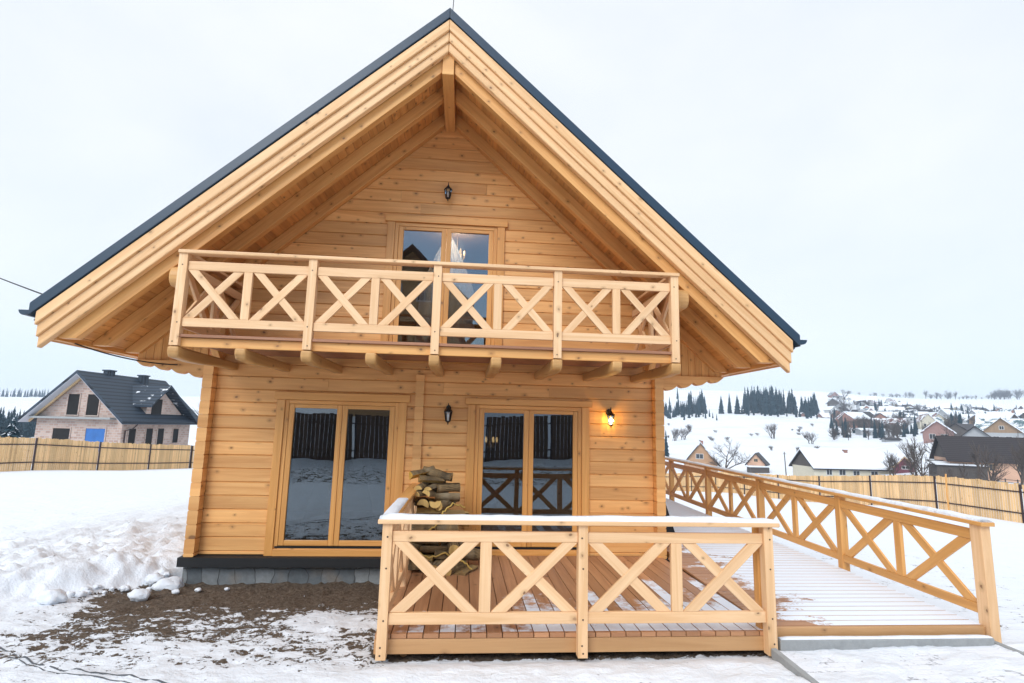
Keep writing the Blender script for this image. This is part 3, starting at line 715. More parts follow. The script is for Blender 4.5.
M['cut_b'] = wood('split_face_pale', (.56, .38, .13), (.36, .22, .07), knots=.3, var=.3, rough=.85)
M['cut_yellow'] = wood('fresh_split_face', (.62, .36, .06), (.46, .24, .04), knots=.05, var=.2, rough=.8)
M['cord'] = plain('yellow_cord', (.50, .33, .08), .7, 0, 20., .2)
def split_log(loc, ln, r, ang, tilt, sec, seed, label, cutm='cut', group='split firewood stacked by the wall'):
    """a log with bark on its round side and split or sawn faces; sec: fraction of the circle kept"""
    rn = random.Random(seed); t = thing('firewood_log', label, 'firewood', loc, group, local=True)
    ax = V((math.cos(ang) * math.cos(tilt), math.sin(ang) * math.cos(tilt), math.sin(tilt))); sd = ax.cross(V((0, 0, 1))).normalized(); up = sd.cross(ax)
    a0 = rn.uniform(-.6, .6) + (PI / 2 if rn.random() < .75 else -PI / 2) - sec * PI
    k = 12; rings = 7; P = []; F = []
    for i in range(rings):
        u = (i / (rings - 1) - .5) * ln
        for j in range(k):
            th = a0 + 2 * PI * sec * j / (k - 1)
            q = ax * u + (sd * math.cos(th) + up * math.sin(th)) * r
            rr = 1 + .22 * mn.noise(q * 6 + V((seed, 0, 0))) + .10 * mn.noise(q * 17 + V((seed, 3, 0)))
            P.append(ax * u * (1 + .04 * mn.noise(q * 9)) + (sd * math.cos(th) + up * math.sin(th)) * r * rr)
    for i in range(rings - 1):
        for j in range(k - 1): F.append((i * k + j, i * k + j + 1, (i + 1) * k + j + 1, (i + 1) * k + j))
    m = MB(); m.add(P, F, ax, 0, True); b = m.build('bark', M['bark'], t)
    m = MB(); lastr = (rings - 1) * k
    c0 = ax * (-ln / 2) * .985; c1 = ax * (ln / 2) * .985
    if sec > .95:
        m.add([c0] + P[:k], [(0, j + 2, j + 1) for j in range(k - 1)], up); m.add([c1] + P[lastr:], [(0, j + 1, j + 2) for j in range(k - 1)], up)
    else:
        inner = [ax * ((i / (rings - 1) - .5) * ln) + V((rn.uniform(-1, 1), rn.uniform(-1, 1), rn.uniform(-1, 1))) * r * .12 for i in range(rings)]
        Q = inner + [P[i * k] for i in range(rings)] + [P[i * k + k - 1] for i in range(rings)]
        fs = []
        for i in range(rings - 1): fs += [(i, i + 1, rings + i + 1, rings + i), (2 * rings + i, 2 * rings + i + 1, i + 1, i)]
        m.add(Q, fs, ax)
        m.add([inner[0]] + P[:k], [(0, j + 2, j + 1) for j in range(k - 1)], up); m.add([inner[-1]] + P[lastr:], [(0, j + 1, j + 2) for j in range(k - 1)], up)
    m.build('split_face', M[cutm], t)
    return t
G = 'rough split log within the tapering firewood stack'
rw = random.Random(77)
z = .06
for row in range(11):
    t_ = row / 10; half = .45 - .26 * t_ ** 1.2; r0 = .078 - .022 * t_; cx = .09 - .14 * t_; yb = -.93 + .20 * t_
    for layer in (0, 1):
        x = cx - half + rw.uniform(0, .08)
        while x < cx + half - .16:
            endon = rw.random() < (.30 if row < 7 else .45); ln = rw.uniform(.26, .40) if not endon else rw.uniform(.3, .4)
            r = r0 * rw.uniform(.85, 1.2); wd = 2 * r if endon else ln * .92
            split_log((x + wd / 2, yb + layer * .20 + rw.uniform(-.04, .03), z + rw.uniform(-.012, .02)), ln, r, (1.35 if endon else 0) + rw.uniform(-.3, .3), rw.uniform(-.12, .12), rw.choice((.45, .55, .6, .97)), rw.randrange(9999), G, rw.choice(('cut', 'cut_b', 'cut_b')))
            x += wd * rw.uniform(.96, 1.12)
    z += 2 * r0 * .78
split_log((-.20, -.73, z + .0), .34, .075, .5, .22, .5, 46, 'bright yellow freshly split log topmost on the firewood stack', 'cut_yellow')
split_log((-.01, -.70, z + .005), .40, .06, -.2, -.22, .6, 45, 'log sloping right from the stack top beside the yellow one')
split_log((.02, -.62, z - .02), .36, .06, .1, -.1, .97, 42, 'round barked log lying behind the yellow one at the stack top')
for lbl, pts in (('yellow cord hanging over the middle of the firewood stack', [(.38, -.80, .80), (.22, -.93, .86), (.10, -.98, .76), (.05, -.99, .62), (-.08, -.98, .52)]),
                 ('yellow cord trailing over the lowest firewood logs', [(-.25, -.98, .28), (-.05, -1.01, .20), (.15, -1.0, .25), (.38, -1.0, .16), (.50, -.98, .05)])):
    m = MB(); q = []
    for a, b in zip(pts, pts[1:]):
        for k in range(5): q.append(V(a).lerp(V(b), k / 5) + V((0, 0, .012 * math.sin(k * 2.2 + a[0] * 9))))
    m.tube(q + [V(pts[-1])], .011, 6); tag(m.build('yellow_cord', M['cord']), lbl, 'cord', 'cords on the firewood')

# ================================================================== black folding boards leaning behind the corner
t = thing('folding_sign', 'black folding board leaning beyond the right house corner on the ramp', 'folding board', (3.85, 1.0, rz(1.)))
for x, y in ((3.93, 1.0), (3.815, .93)):
    m = MB(); m.prism([(-.075, 0), (.06, 0), (-.14, .62), (-.275, .62)], (x, y, rz(1.) + .004), (1, 0, 0), (0, 0, 1), (0, 1, 0), .03, (0, 0, 1))
    m.build('board', M['rubber'], t, .004)
m = MB(); m.box((3.62, .97, rz(1.) + .40), (3.74, .995, rz(1.) + .46)); m.build('crossbar', M['rubber'], t)
# ================================================================== TERRAIN
FAR = [(-20,20,-0.7),(-20,24,-1.0),(-20,27,-1.2),(-18,31,-1.4),(23,13,-1.5),(22,15,-1.4),(22,18,-1.6),(21,23,-2.1),(20,26,-2.3),(22,35,-2.9),(-36,46,-2.3),(-31,51,-2.5),(-115,144,-4.5),(-146,208,-3.2),(-250,318,-3.2),(-198,313,-0.9),(-412,533,7.9),(-358,528,9.2),(-661,856,27.4),(-530,844,30.6),(-399,833,29.3),(-77,202,0.2),(-194,514,11.3),(-312,825,35.7),(-166,813,34.9),(-21,800,41.2),(139,786,45.0),(-41,199,-0.7),(-4,195,0.2),(36,192,0.4),(-103,507,11.7),(-12,499,13.8),(88,490,14.4),(32,102,-6.2),(66,220,-2.5),(122,417,10.7),(184,630,39.8),(55,116,-7.7),(74,124,-7.9),(79,100,-6.4),(94,84,-4.6),(104,80,-5.0),(100,218,-3.4),(157,233,-1.8),(143,239,-0.5),(124,286,1.3),(176,332,7.1),(189,420,16.4),(253,414,19.5),(252,375,14.1),(229,307,6.5),(287,671,51.1),(387,682,52.1),(491,713,59.6),(164,171,0.5),(184,215,-1.2),(215,268,2.6),(277,303,7.0),(357,416,18.1),(372,385,14.9),(328,298,10.6),(383,524,31.8),(515,603,38.3),(586,597,36.4),(657,591,38.1),(792,930,70.5),(901,921,71.3),(1018,910,75.9),(1156,899,75.5),(290,220,6.8)]
NEAR = [(-6,-8,.03),(0,-8.4,.05),(6,-8,.05),(-6,-3.2,-.2),(-3,-3.2,-.21),(0,-3.2,-.22),(3,-3.3,-.2),(4.5,-3.6,-.17),(7,-3.2,-.16),(-6,0,-.38),(-3,0,-.39),(0,0,-.38),(3,0,-.38),(-6,6,-.42),(-9,12,-.5),(6.5,2,-.42),(8,6,-.8),(12,8,-1.0),(12,2,-.75),(0,10,-.9),(-14,16,-.58),(0,-14,.42),(-15,-14,.42),(15,-14,.35),(0,-19,1.2),(0,-30,3.2),(-25,-28,3),(25,-28,3),(0,-70,8),(-60,-70,8),(60,-70,8),(0,-300,40),(-300,-300,40),(300,-300,40),(0,-1000,90),(-300,0,5),(300,-50,3),(-1000,0,40),(1000,0,50),(-40,0,-.3),(40,0,-2.5),(-25,5,-.4),(25,-5,-.6),(1400,1400,90),(-1400,1400,60),(0,1500,80)]
CAMX, CAMY = .322, -8.393
def lp(x, y):
    dx = np.asarray(x, float) - CAMX; dy = np.asarray(y, float) - CAMY
    r = np.hypot(dx, dy) + 1e-9; rho = np.log1p(r / 6.)
    return np.stack([dx / r * rho, dy / r * rho], -1)
_pts = np.array(FAR + NEAR, float)
_c = lp(_pts[:, 0], _pts[:, 1]); _nP = len(_pts)
def _phi(d): return np.where(d > 1e-9, d * d * np.log(np.maximum(d, 1e-9)), 0.)
_A = np.zeros((_nP + 3, _nP + 3)); _D = np.linalg.norm(_c[:, None] - _c[None], axis=-1)
_A[:_nP, :_nP] = _phi(_D) + np.eye(_nP) * 2e-4; _A[:_nP, _nP] = 1; _A[:_nP, _nP + 1:] = _c; _A[_nP, :_nP] = 1; _A[_nP + 1:, :_nP] = _c.T
_w = np.linalg.solve(_A, np.concatenate([_pts[:, 2], np.zeros(3)]))
def gza(x, y):
    p = lp(x, y); sh = p.shape[:-1]; p = p.reshape(-1, 2); out = np.empty(len(p))
    for i in range(0, len(p), 20000):
        q = p[i:i + 20000]; d = np.linalg.norm(q[:, None] - _c[None], axis=-1)
        out[i:i + 20000] = _phi(d) @ _w[:_nP] + _w[_nP] + q @ _w[_nP + 1:]
    return out.reshape(sh)
def gz(x, y): return float(gza(np.array([x]), np.array([y]))[0])

def sst(a, b, x):
    t = min(1., max(0., (x - a) / (b - a))); return t * t * (3 - 2 * t)
def near_detail(x, y):
    """(height of snow above the bare ground, bareness) close to the house"""
    n1 = mn.noise((x * .9, y * .9, 3.)); n2 = mn.noise((x * 2.7, y * 2.7, 9.)); n3 = mn.noise((x * 8., y * 8., 5.)); n4 = mn.noise((x * 21., y * 21., 1.))
    # bare soil along the plinth, breaking up towards the camera
    bare = 1.05 - sst(.7, 1.9, -y + .42 * n1 + .25 * n2) * .46 - sst(2.1, 3.6, -y) * .25
    bare *= sst(-4.75, -3.7, x + .45 * n2 + .22 * y * .5) * sst(.5, -.1, y) if x < -.3 else 1.
    if x < -.2: bare -= .55 * math.exp(-((x + 1.0) / .55) ** 2 - ((y + 1.95) / .42) ** 2) + .25 * math.exp(-((x + 2.2) / .8) ** 2 - ((y + 2.75) / .3) ** 2)
    if x < -.3: bare -= .5 * sst(-3.1, -3.6, y)
    under = sst(-.5, -.38, x) * sst(5.5, 5.4, x) * sst(-3.12, -2.98, y)
    if x >= -.3: bare = .0
    bare = max(bare, under)
    if y > .3 and x < 5.5: bare = 0.
    if x > 5.5: bare = .0 + .22 * sst(.35, .7, n2 * .5 + .5) * sst(8, 3, y)
    # the shovelled bank left of the corner
    sb = y - .75 * (x + 3.62) + .16 * n2 + .06 * n3
    bx = sst(-.12, .30, sb) * sst(-3.42, -3.56, x) if x < -3.3 else 0.
    if x < -3.2: bare *= 1 - sst(-.16, -.02, sb)
    bare = max(0., min(1., bare))
    bank = bx * (.27 + .05 * n2 + .03 * n3) * sst(-9.5, -5., x) * (.55 + .45 * sst(6, 1.5, y))
    h = (.06 + .035 * n2 + .02 * n3 + .008 * n4) * (sst(-3.02, -3.4, y) if -.42 < x < 3.4 and y < -2.9 else 1.)
    lump = bx * (.05 * abs(n2) + .038 * n3 + .026 * n4) * sst(5, 1, y)
    z = h * (1 - bare) + bank + lump + bare * (.035 * n3 + .034 * n4 + .012)
    if x > -.45 and y > -3.05: z = min(z, .03)
    return z, bare
def axis(lo, hi, step, far, g):
    a = list(np.arange(lo, hi + 1e-6, step)); s = step; t = hi
    while t < far: s *= g; t += s; a.append(t)
    s = step; t = lo; b = []
    while t > -far: s *= g; t -= s; b.append(t)
    return np.array(b[::-1] + a)
xs = axis(-6.2, 6.4, .05, 1550, 1.085); ys = axis(-4.6, 1.2, .05, 1550, 1.085)
GX, GY = np.meshgrid(xs, ys); GZ = gza(GX, GY)
bareA = np.zeros(GX.shape)
for j in range(GX.shape[0]):
    for i in range(GX.shape[1]):
        x, y = float(GX[j, i]), float(GY[j, i])
        if -14 < x < 14 and -9 < y < 14:
            f = sst(14, 9, abs(x)) * sst(-9, -5.5, y) * sst(14, 8, y)
            d, b = near_detail(x, y); GZ[j, i] += d * f; bareA[j, i] = b * f
        r = math.hypot(x, y)
        if r > 5: GZ[j, i] += .05 * sst(5, 20, r) * mn.noise((x * .3, y * .3, 0)) + .6 * sst(60, 300, r) * mn.noise((x * .02, y * .02, 7.))
        if -25 < y < -8.8: GZ[j, i] += .16 * sst(-8.8, -10., y) * (mn.noise((x * .8, y * .8, 2.)) + .5 * mn.noise((x * 2.3, y * 2.3, 2.))); bareA[j, i] = max(bareA[j, i], .40 * sst(-8.6, -9.4, y) * sst(-14, -11, y))
me = bpy.data.meshes.new('ground'); ny, nx = GX.shape
me.vertices.add(nx * ny); me.vertices.foreach_set('co', np.stack([GX, GY, GZ], -1).ravel().astype(np.float32))
ii = np.arange(ny - 1)[:, None] * nx + np.arange(nx - 1)[None]
quads = np.stack([ii, ii + 1, ii + nx + 1, ii + nx], -1).reshape(-1, 4)
me.loops.add(quads.size); me.loops.foreach_set('vertex_index', quads.ravel().astype(np.int32))
me.polygons.add(len(quads)); me.polygons.foreach_set('loop_start', np.arange(0, quads.size, 4, dtype=np.int32)); me.polygons.foreach_set('loop_total', np.full(len(quads), 4, dtype=np.int32))
me.polygons.foreach_set('use_smooth', np.ones(len(quads), dtype=bool))
at_ = me.attributes.new('bare', 'FLOAT', 'POINT'); at_.data.foreach_set('value', bareA.ravel().astype(np.float32))
me.update(); me.validate(); me.materials.append(M['ground'])
ground = bpy.data.objects.new('ground', me); COL.objects.link(ground); ground['kind'] = 'structure'
def gd(x, y): return gz(x, y) + (near_detail(x, y)[0] if -9 < x < 9 and -5 < y < 8 else 0)

# paved forecourt in front of the ramp, with its concrete edging
pav, ntp, bp_, op_ = mat('snowy_pavers')
_g = N(ntp, 'ShaderNodeNewGeometry').outputs['Position']
_br = N(ntp, 'ShaderNodeTexBrick', i_Scale=1., i_Mortar_Size=.012, i_Brick_Width=.2, i_Row_Height=.1, i_Mortar_Smooth=.3); L(ntp, _g, _br.inputs['Vector'])
_n = N(ntp, 'ShaderNodeTexNoise', i_Scale=3.2, i_Detail=5., i_Roughness=.65); L(ntp, _g, _n.inputs['Vector'])
_n2 = N(ntp, 'ShaderNodeTexNoise', i_Scale=26., i_Detail=3., i_Roughness=.7); L(ntp, _g, _n2.inputs['Vector'])
_a = math_(ntp, 'ADD', math_(ntp, 'MULTIPLY', _n.outputs[0], .8), math_(ntp, 'MULTIPLY', _n2.outputs[0], .4)); _a = math_(ntp, 'SUBTRACT', _a, math_(ntp, 'MULTIPLY', _br.outputs['Fac'], .07))
_s = ramp(ntp, _a, .40, .52)
L(ntp, mixc(ntp, math_(ntp, 'MULTIPLY', _s, .96), (.30, .31, .33), (.80, .825, .87)), bp_.inputs['Base Color']); bp_.inputs['Roughness'].default_value = .7
bump(ntp, bp_, math_(ntp, 'ADD', math_(ntp, 'MULTIPLY', _n2.outputs[0], .4), math_(ntp, 'MULTIPLY', math_(ntp, 'SUBTRACT', 1., _br.outputs['Fac']), .35)), .5, .02)
P = []; F = []; nx_, ny_ = 20, 26
for j in range(ny_ + 1):
    for i in range(nx_ + 1):
        x = 3.24 + (5.56 - 3.24) * i / nx_; y = -3.10 - 2.8 * j / ny_; P.append((x, y, max(gz(x, y) + .055, -.150 + .03 * (-3.10 - y) + .01 * mn.noise((x * 3, y * 3, 0)) + (.06 + .03 * mn.noise((x, y, 4))) * sst(-3.7, -5.2, y))))
for j in range(ny_):
    for i in range(nx_): F.append((j * (nx_ + 1) + i, (j + 1) * (nx_ + 1) + i, (j + 1) * (nx_ + 1) + i + 1, j * (nx_ + 1) + i + 1))
m = MB(); m.add(P, F, (1, 0, 0), 0, True); o = m.build('path', pav); o['kind'] = 'structure'
m = MB(); m.box((3.37, -3.105, -.30), (5.56, -3.03, -.055))
k = m.build('kerb', M['concrete'], None, .008); k['kind'] = 'structure'
m = MB(); m.prism([(3.22, -3.20), (3.275, -3.19), (3.225, -4.0), (3.165, -4.02)], (0, 0, -.3), (1, 0, 0), (0, 1, 0), (0, 0, 1), .215, (0, 1, 0)); k = m.build('kerb', M['concrete'], None, .008); k['kind'] = 'structure'
m = MB(); m.prism([(5.575, -2.95), (5.63, -2.95), (5.61, -5.5), (5.555, -5.5)], (0, 0, -.3), (1, 0, 0), (0, 1, 0), (0, 0, 1), .205, (0, 1, 0)); k = m.build('kerb', M['concrete'], None, .008); k['kind'] = 'structure'
m = MB(); snow_strip(m, (3.38, -3.066, -.054), (5.55, -3.066, -.054), .07, .018, 21); o = m.build('snow_cap', M['snow']); o['kind'] = 'structure'

# snow lumps thrown on the bare soil
def lump(loc, r, label, seed, sq=.75):
    bm = bmesh.new(); bmesh.ops.create_icosphere(bm, subdivisions=3, radius=1.)
    for v in bm.verts:
        p = v.co.copy(); d = 1 + .32 * mn.noise(p * 1.3 + V((seed, 0, 0))) + .22 * mn.noise(p * 3.1 + V((seed, 4, 0))) + .11 * mn.noise(p * 7 + V((seed, 4, 0)))
        v.co = V((p.x * r * d * 1.15, p.y * r * d, p.z * r * d * sq))
    me = bpy.data.meshes.new('snow_lump'); bm.to_mesh(me); bm.free()
    for p in me.polygons: p.use_smooth = True
    me.materials.append(M['snow']); o = bpy.data.objects.new('snow_lump', me); COL.objects.link(o); o.location = loc
    return tag(o, label, 'snow lump', 'lumps of snow on the bare soil' if 'clod' not in label else 'snow clods below the bank')
for x, y, r, lb in ((-3.58, -.86, .105, 'large snow lump alone on the bare brown soil'), (-3.77, -.16, .10, 'rounded snow lump at the foot of the snow bank near the house corner'),
                    (-3.52, -.30, .15, 'flat snow slab lying against the left house corner'), (-3.05, -.50, .035, 'small snow crumb on soil below the slate plinth'),
                    (-3.30, -.55, .04, 'small snow crumb between the lone lump and the plinth'), (-2.72, -.42, .03, 'tiny snow crumb on soil farthest right below the plinth'), (-4.42, -1.12, .12, 'snow lump at the left edge of the bare soil')):
    lump((x, y, gd(x, y) + r * .45), r, lb, x * 7)
M['cable'] = plain('cable_sheath', (.07, .075, .085), .6, 0., 12., .2)
rl_ = random.Random(4)
for i in range(14):
    x = rl_.uniform(-4.5, -3.5); y = .75 * (x + 3.62) - rl_.uniform(.05, .35); r = rl_.choice((.025, .035, .05)); lump((x, y, gd(x, y) + r * .4), r, 'small snow clod scattered along the foot of the snow bank', x * 9 + y)
# two cables half sunk in the snow at lower left
def ground_cable(pts, r, label):
    q = []
    for a, b in zip(pts, pts[1:]):
        for k in range(8):
            t = k / 8; q.append((a[0] + (b[0] - a[0]) * t, a[1] + (b[1] - a[1]) * t))
    # smooth the polyline
    for _ in range(6): q = [q[0]] + [((a[0] + 2 * b[0] + c[0]) / 4, (a[1] + 2 * b[1] + c[1]) / 4) for a, b, c in zip(q, q[1:], q[2:])] + [q[-1]]
    m = MB(); m.tube([(x, y, gd(x, y) + r * .1 + .004 * mn.noise((x * 5, y * 5, 8))) for x, y in q], r, 6)
    return tag(m.build('cable', M['cable']), label, 'cable')
ground_cable([(-5.2, -1.5), (-4.4, -2.2), (-3.75, -2.72), (-3.37, -3.0), (-3.08, -3.2), (-2.67, -3.37), (-2.28, -3.50), (-1.6, -3.75), (0, -4.3)], .007, 'dark cable curving over the snow, the one nearer the house')
ground_cable([(-5.1, -1.75), (-4.2, -2.5), (-3.62, -2.9), (-3.15, -3.2), (-2.66, -3.49), (-2.2, -3.63), (-1.5, -3.92), (0, -4.6)], .0045, 'thinner dark cable curving over the snow, the outer of two')

# ================================================================== FENCES
def fence(label, pts, H, mats, post, slat, gap, rails=(.25, .8), bay=3.7, over=0., pw=.06, group=None, face=1):
    a = V((*pts[0], 0)); b = V((*pts[1], 0)); d = (b - a); ln = d.length; u = d.normalized(); nrm = V((-u.y, u.x, 0)) * face
    root = thing('fence', label, 'fence', (a.x, a.y, gz(a.x, a.y)))
    nb = max(1, round(ln / bay)); bl = ln / nb
    G = lambda s: gz(a.x + u.x * s, a.y + u.y * s)
    for i in range(nb + 1):
        p = a + u * (i * bl); z = G(i * bl); m = MB(); m.box((p.x - pw / 2, p.y - pw / 2, z - .4), (p.x + pw / 2, p.y + pw / 2, z + H + over), (0, 0, 1)); m.build('post', post, root)
    for i in range(nb):
        s0, s1 = i * bl + pw / 2, (i + 1) * bl - pw / 2
        m = MB(); s = s0 + .005; rn = random.Random(i)
        while s < s1 - slat:
            p = a + u * (s + slat / 2) + nrm * .005; z = G(s); h = H + rn.uniform(-.03, .03)
            m.bar(p + V((0, 0, z - .05)), p + V((0, 0, z + h)), slat, .018, nrm); s += slat + gap
        m.build('slat_panel', mats, root)
        for k in rails:
            m = MB(); m.bar(a + u * s0 - nrm * .022 + V((0, 0, G(s0) + H * k)), a + u * s1 - nrm * .022 + V((0, 0, G(s1) + H * k)), .03, .05); m.build('rail', post, root)
    return root
M['iron_brown'] = plain('brown_painted_iron', (.035, .016, .016), .5, 0., 8., .2)
fence('golden slat fence with dark posts in front of the brick house', ((-21.5, 13.0), (-18.0, 31.2)), 1.52, M['fence'], M['iron_brown'], .082, .021, face=1)
fence('golden slat fence behind the log house, joining the left stretch', ((-17.98, 31.3), (14., 62.)), 1.5, M['fence'], M['iron_brown'], .082, .021, face=1)
fence('golden slat fence with dark posts crossing the snowy yard right of the ramp', ((24.2, 5.6), (19.2, 46.)), 1.56, M['fence'], M['iron_brown'], .082, .021, face=-1)
m = MB(); m.tube([(22.4, 15.5, gz(22.4, 15.5) - .2), (22.37, 15.5, gz(22.4, 15.5) + .8), (22.41, 15.5, gz(22.4, 15.5) + 1.66)], .035, 6); tag(m.build('stake', M['ramp_rail']), 'single reddish wooden stake leaning on the right fence', 'stake')
f = fence('tall dark brown board fence across the road facing the house', ((-22, -14.1), (22, -13.9)), 1.78, M['dark_fence'], M['iron_brown'], .15, .012, rails=(.2, .8), bay=2.6, face=1)
m = MB()
for i in range(44): m.box((-22 + i, -14.16, gz(-21.5 + i, -14) - .4), (-21.003 + i, -14.06, gz(-21.5 + i, -14) + .10))
tag(m.build('concrete_footing', M['concrete']), 'low grey concrete footing under the dark board fence', 'footing')

# ================================================================== HOUSES
def brick_mat(name, a, b, mortar, sc=1.):
    m, nt, bs, out = mat(name)
    uv = N(nt, 'ShaderNodeUVMap', uv_map='grain').outputs[0]
    br = N(nt, 'ShaderNodeTexBrick', i_Scale=sc, i_Mortar_Size=.025, i_Brick_Width=.42, i_Row_Height=.21); L(nt, uv, br.inputs['Vector'])
    br.inputs['Color1'].default_value = a + (1,); br.inputs['Color2'].default_value = b + (1,); br.inputs['Mortar'].default_value = mortar + (1,)
    n = N(nt, 'ShaderNodeTexNoise', i_Scale=.8, i_Detail=4.); L(nt, uv, n.inputs['Vector'])
    L(nt, mixc(nt, 1., br.outputs[0], N_comb(nt, math_(nt, 'ADD', math_(nt, 'MULTIPLY', n.outputs[0], .5), .75)), 'MULTIPLY'), bs.inputs['Base Color']); bs.inputs['Roughness'].default_value = .85
    return m
def tile_mat(name, c, row=.35, snowy=0.):
    m, nt, bs, out = mat(name)
    uv = N(nt, 'ShaderNodeUVMap', uv_map='grain').outputs[0]
    sx = N(nt, 'ShaderNodeSeparateXYZ'); L(nt, uv, sx.inputs[0])
    fr = math_(nt, 'FRACT', math_(nt, 'DIVIDE', sx.outputs[1], row)); fr2 = math_(nt, 'FRACT', math_(nt, 'DIVIDE', sx.outputs[0], row * .7))
    n = N(nt, 'ShaderNodeTexNoise', i_Scale=1.4, i_Detail=4.); L(nt, uv, n.inputs['Vector'])
    col = mixc(nt, ramp(nt, fr, .05, .4), tuple(x * .2 for x in c), c); col = mixc(nt, math_(nt, 'MULTIPLY', ramp(nt, fr2, .0, .15, (1, 1, 1, 1), (0, 0, 0, 1)), .4), col, tuple(x * .5 for x in c))
    if snowy:
        n2 = N(nt, 'ShaderNodeTexNoise', i_Scale=.45, i_Detail=4., i_Roughness=.7); L(nt, uv, n2.inputs['Vector'])
        col = mixc(nt, ramp(nt, math_(nt, 'ADD', n2.outputs[0], math_(nt, 'MULTIPLY', fr, .08)), .60 - snowy * .2, .66 - snowy * .2), col, (.78, .81, .86))
    L(nt, col, bs.inputs['Base Color']); bs.inputs['Roughness'].default_value = .55; bs.inputs['Specular IOR Level'].default_value = .25
    bump(nt, bs, fr, .6, .03)
    return m
M['brick'] = brick_mat('pale_block_brick', (.36, .235, .195), (.52, .385, .32), (.46, .40, .36))
M['red_brick'] = brick_mat('red_brick', (.28, .10, .07), (.34, .14, .09), (.3, .27, .25), 2.)
M['roof_tile'] = tile_mat('dark_roof_tiles', (.040, .056, .078), .46)
M['roof_tile_snowy'] = tile_mat('dark_tiles_patchy_snow', (.035, .043, .055), .35, .35)
M['roof_tile_dust'] = tile_mat('dark_tiles_dusted', (.040, .056, .078), .46, -.12)
M['roof_brown'] = tile_mat('brown_black_roof', (.040, .033, .035), .5)
M['roof_green'] = tile_mat('blue_green_roof', (.10, .17, .19), .5, .5)
M['roof_red'] = tile_mat('red_brown_roof', (.16, .065, .05), .4, .4)
M['peach'] = plain('peach_plaster', (.58, .36, .25), .8, 0, 1.2, .12)
M['cream'] = plain('cream_plaster', (.56, .51, .40), .8, 0, 1.2, .12)
M['white'] = plain('white_plaster', (.60, .60, .59), .8, 0, 1.2, .1)
M['yellow'] = plain('yellow_plaster', (.62, .44, .20), .8, 0, 1.2, .1)
M['pink'] = plain('rose_plaster', (.27, .16, .14), .8, 0, 1.2, .15)
M['grey'] = plain('grey_plaster', (.34, .35, .36), .8, 0, 1.2, .15)
M['pine_wall'] = wood('honey_board_wall', (.58, .34, .16), (.44, .24, .10), knots=.1, var=.2)
M['dull_wood'] = wood('dull_board_wall', (.30, .20, .12), (.20, .13, .08), knots=.1, var=.2)
M['peach_wood'] = wood('peach_board_wall', (.46, .27, .15), (.34, .19, .10), knots=.1, var=.2)
M['magenta'] = plain('maroon_boards', (.16, .05, .07), .7, 0, 2., .2)
M['winglass'] = plain('window_glass', (.02, .024, .03), .08, 0., 2., .1, spec=.8)
M['opening'] = plain('painted_dark_opening', (.012, .011, .011), .9, 0., 2., .2)  # flat near-black panels; the unlit inside of the openings painted as colour
M['blue_board'] = plain('blue_tarpaulin', (.022, .125, .38), .5, 0., 1.2, .45)
M['lightwood'] = wood('fresh_verge_wood', (.66, .48, .28), (.5, .33, .17), knots=.2)
M['soffit_grey'] = plain('pale_underlay', (.52, .54, .60), .7, 0., 2., .1)

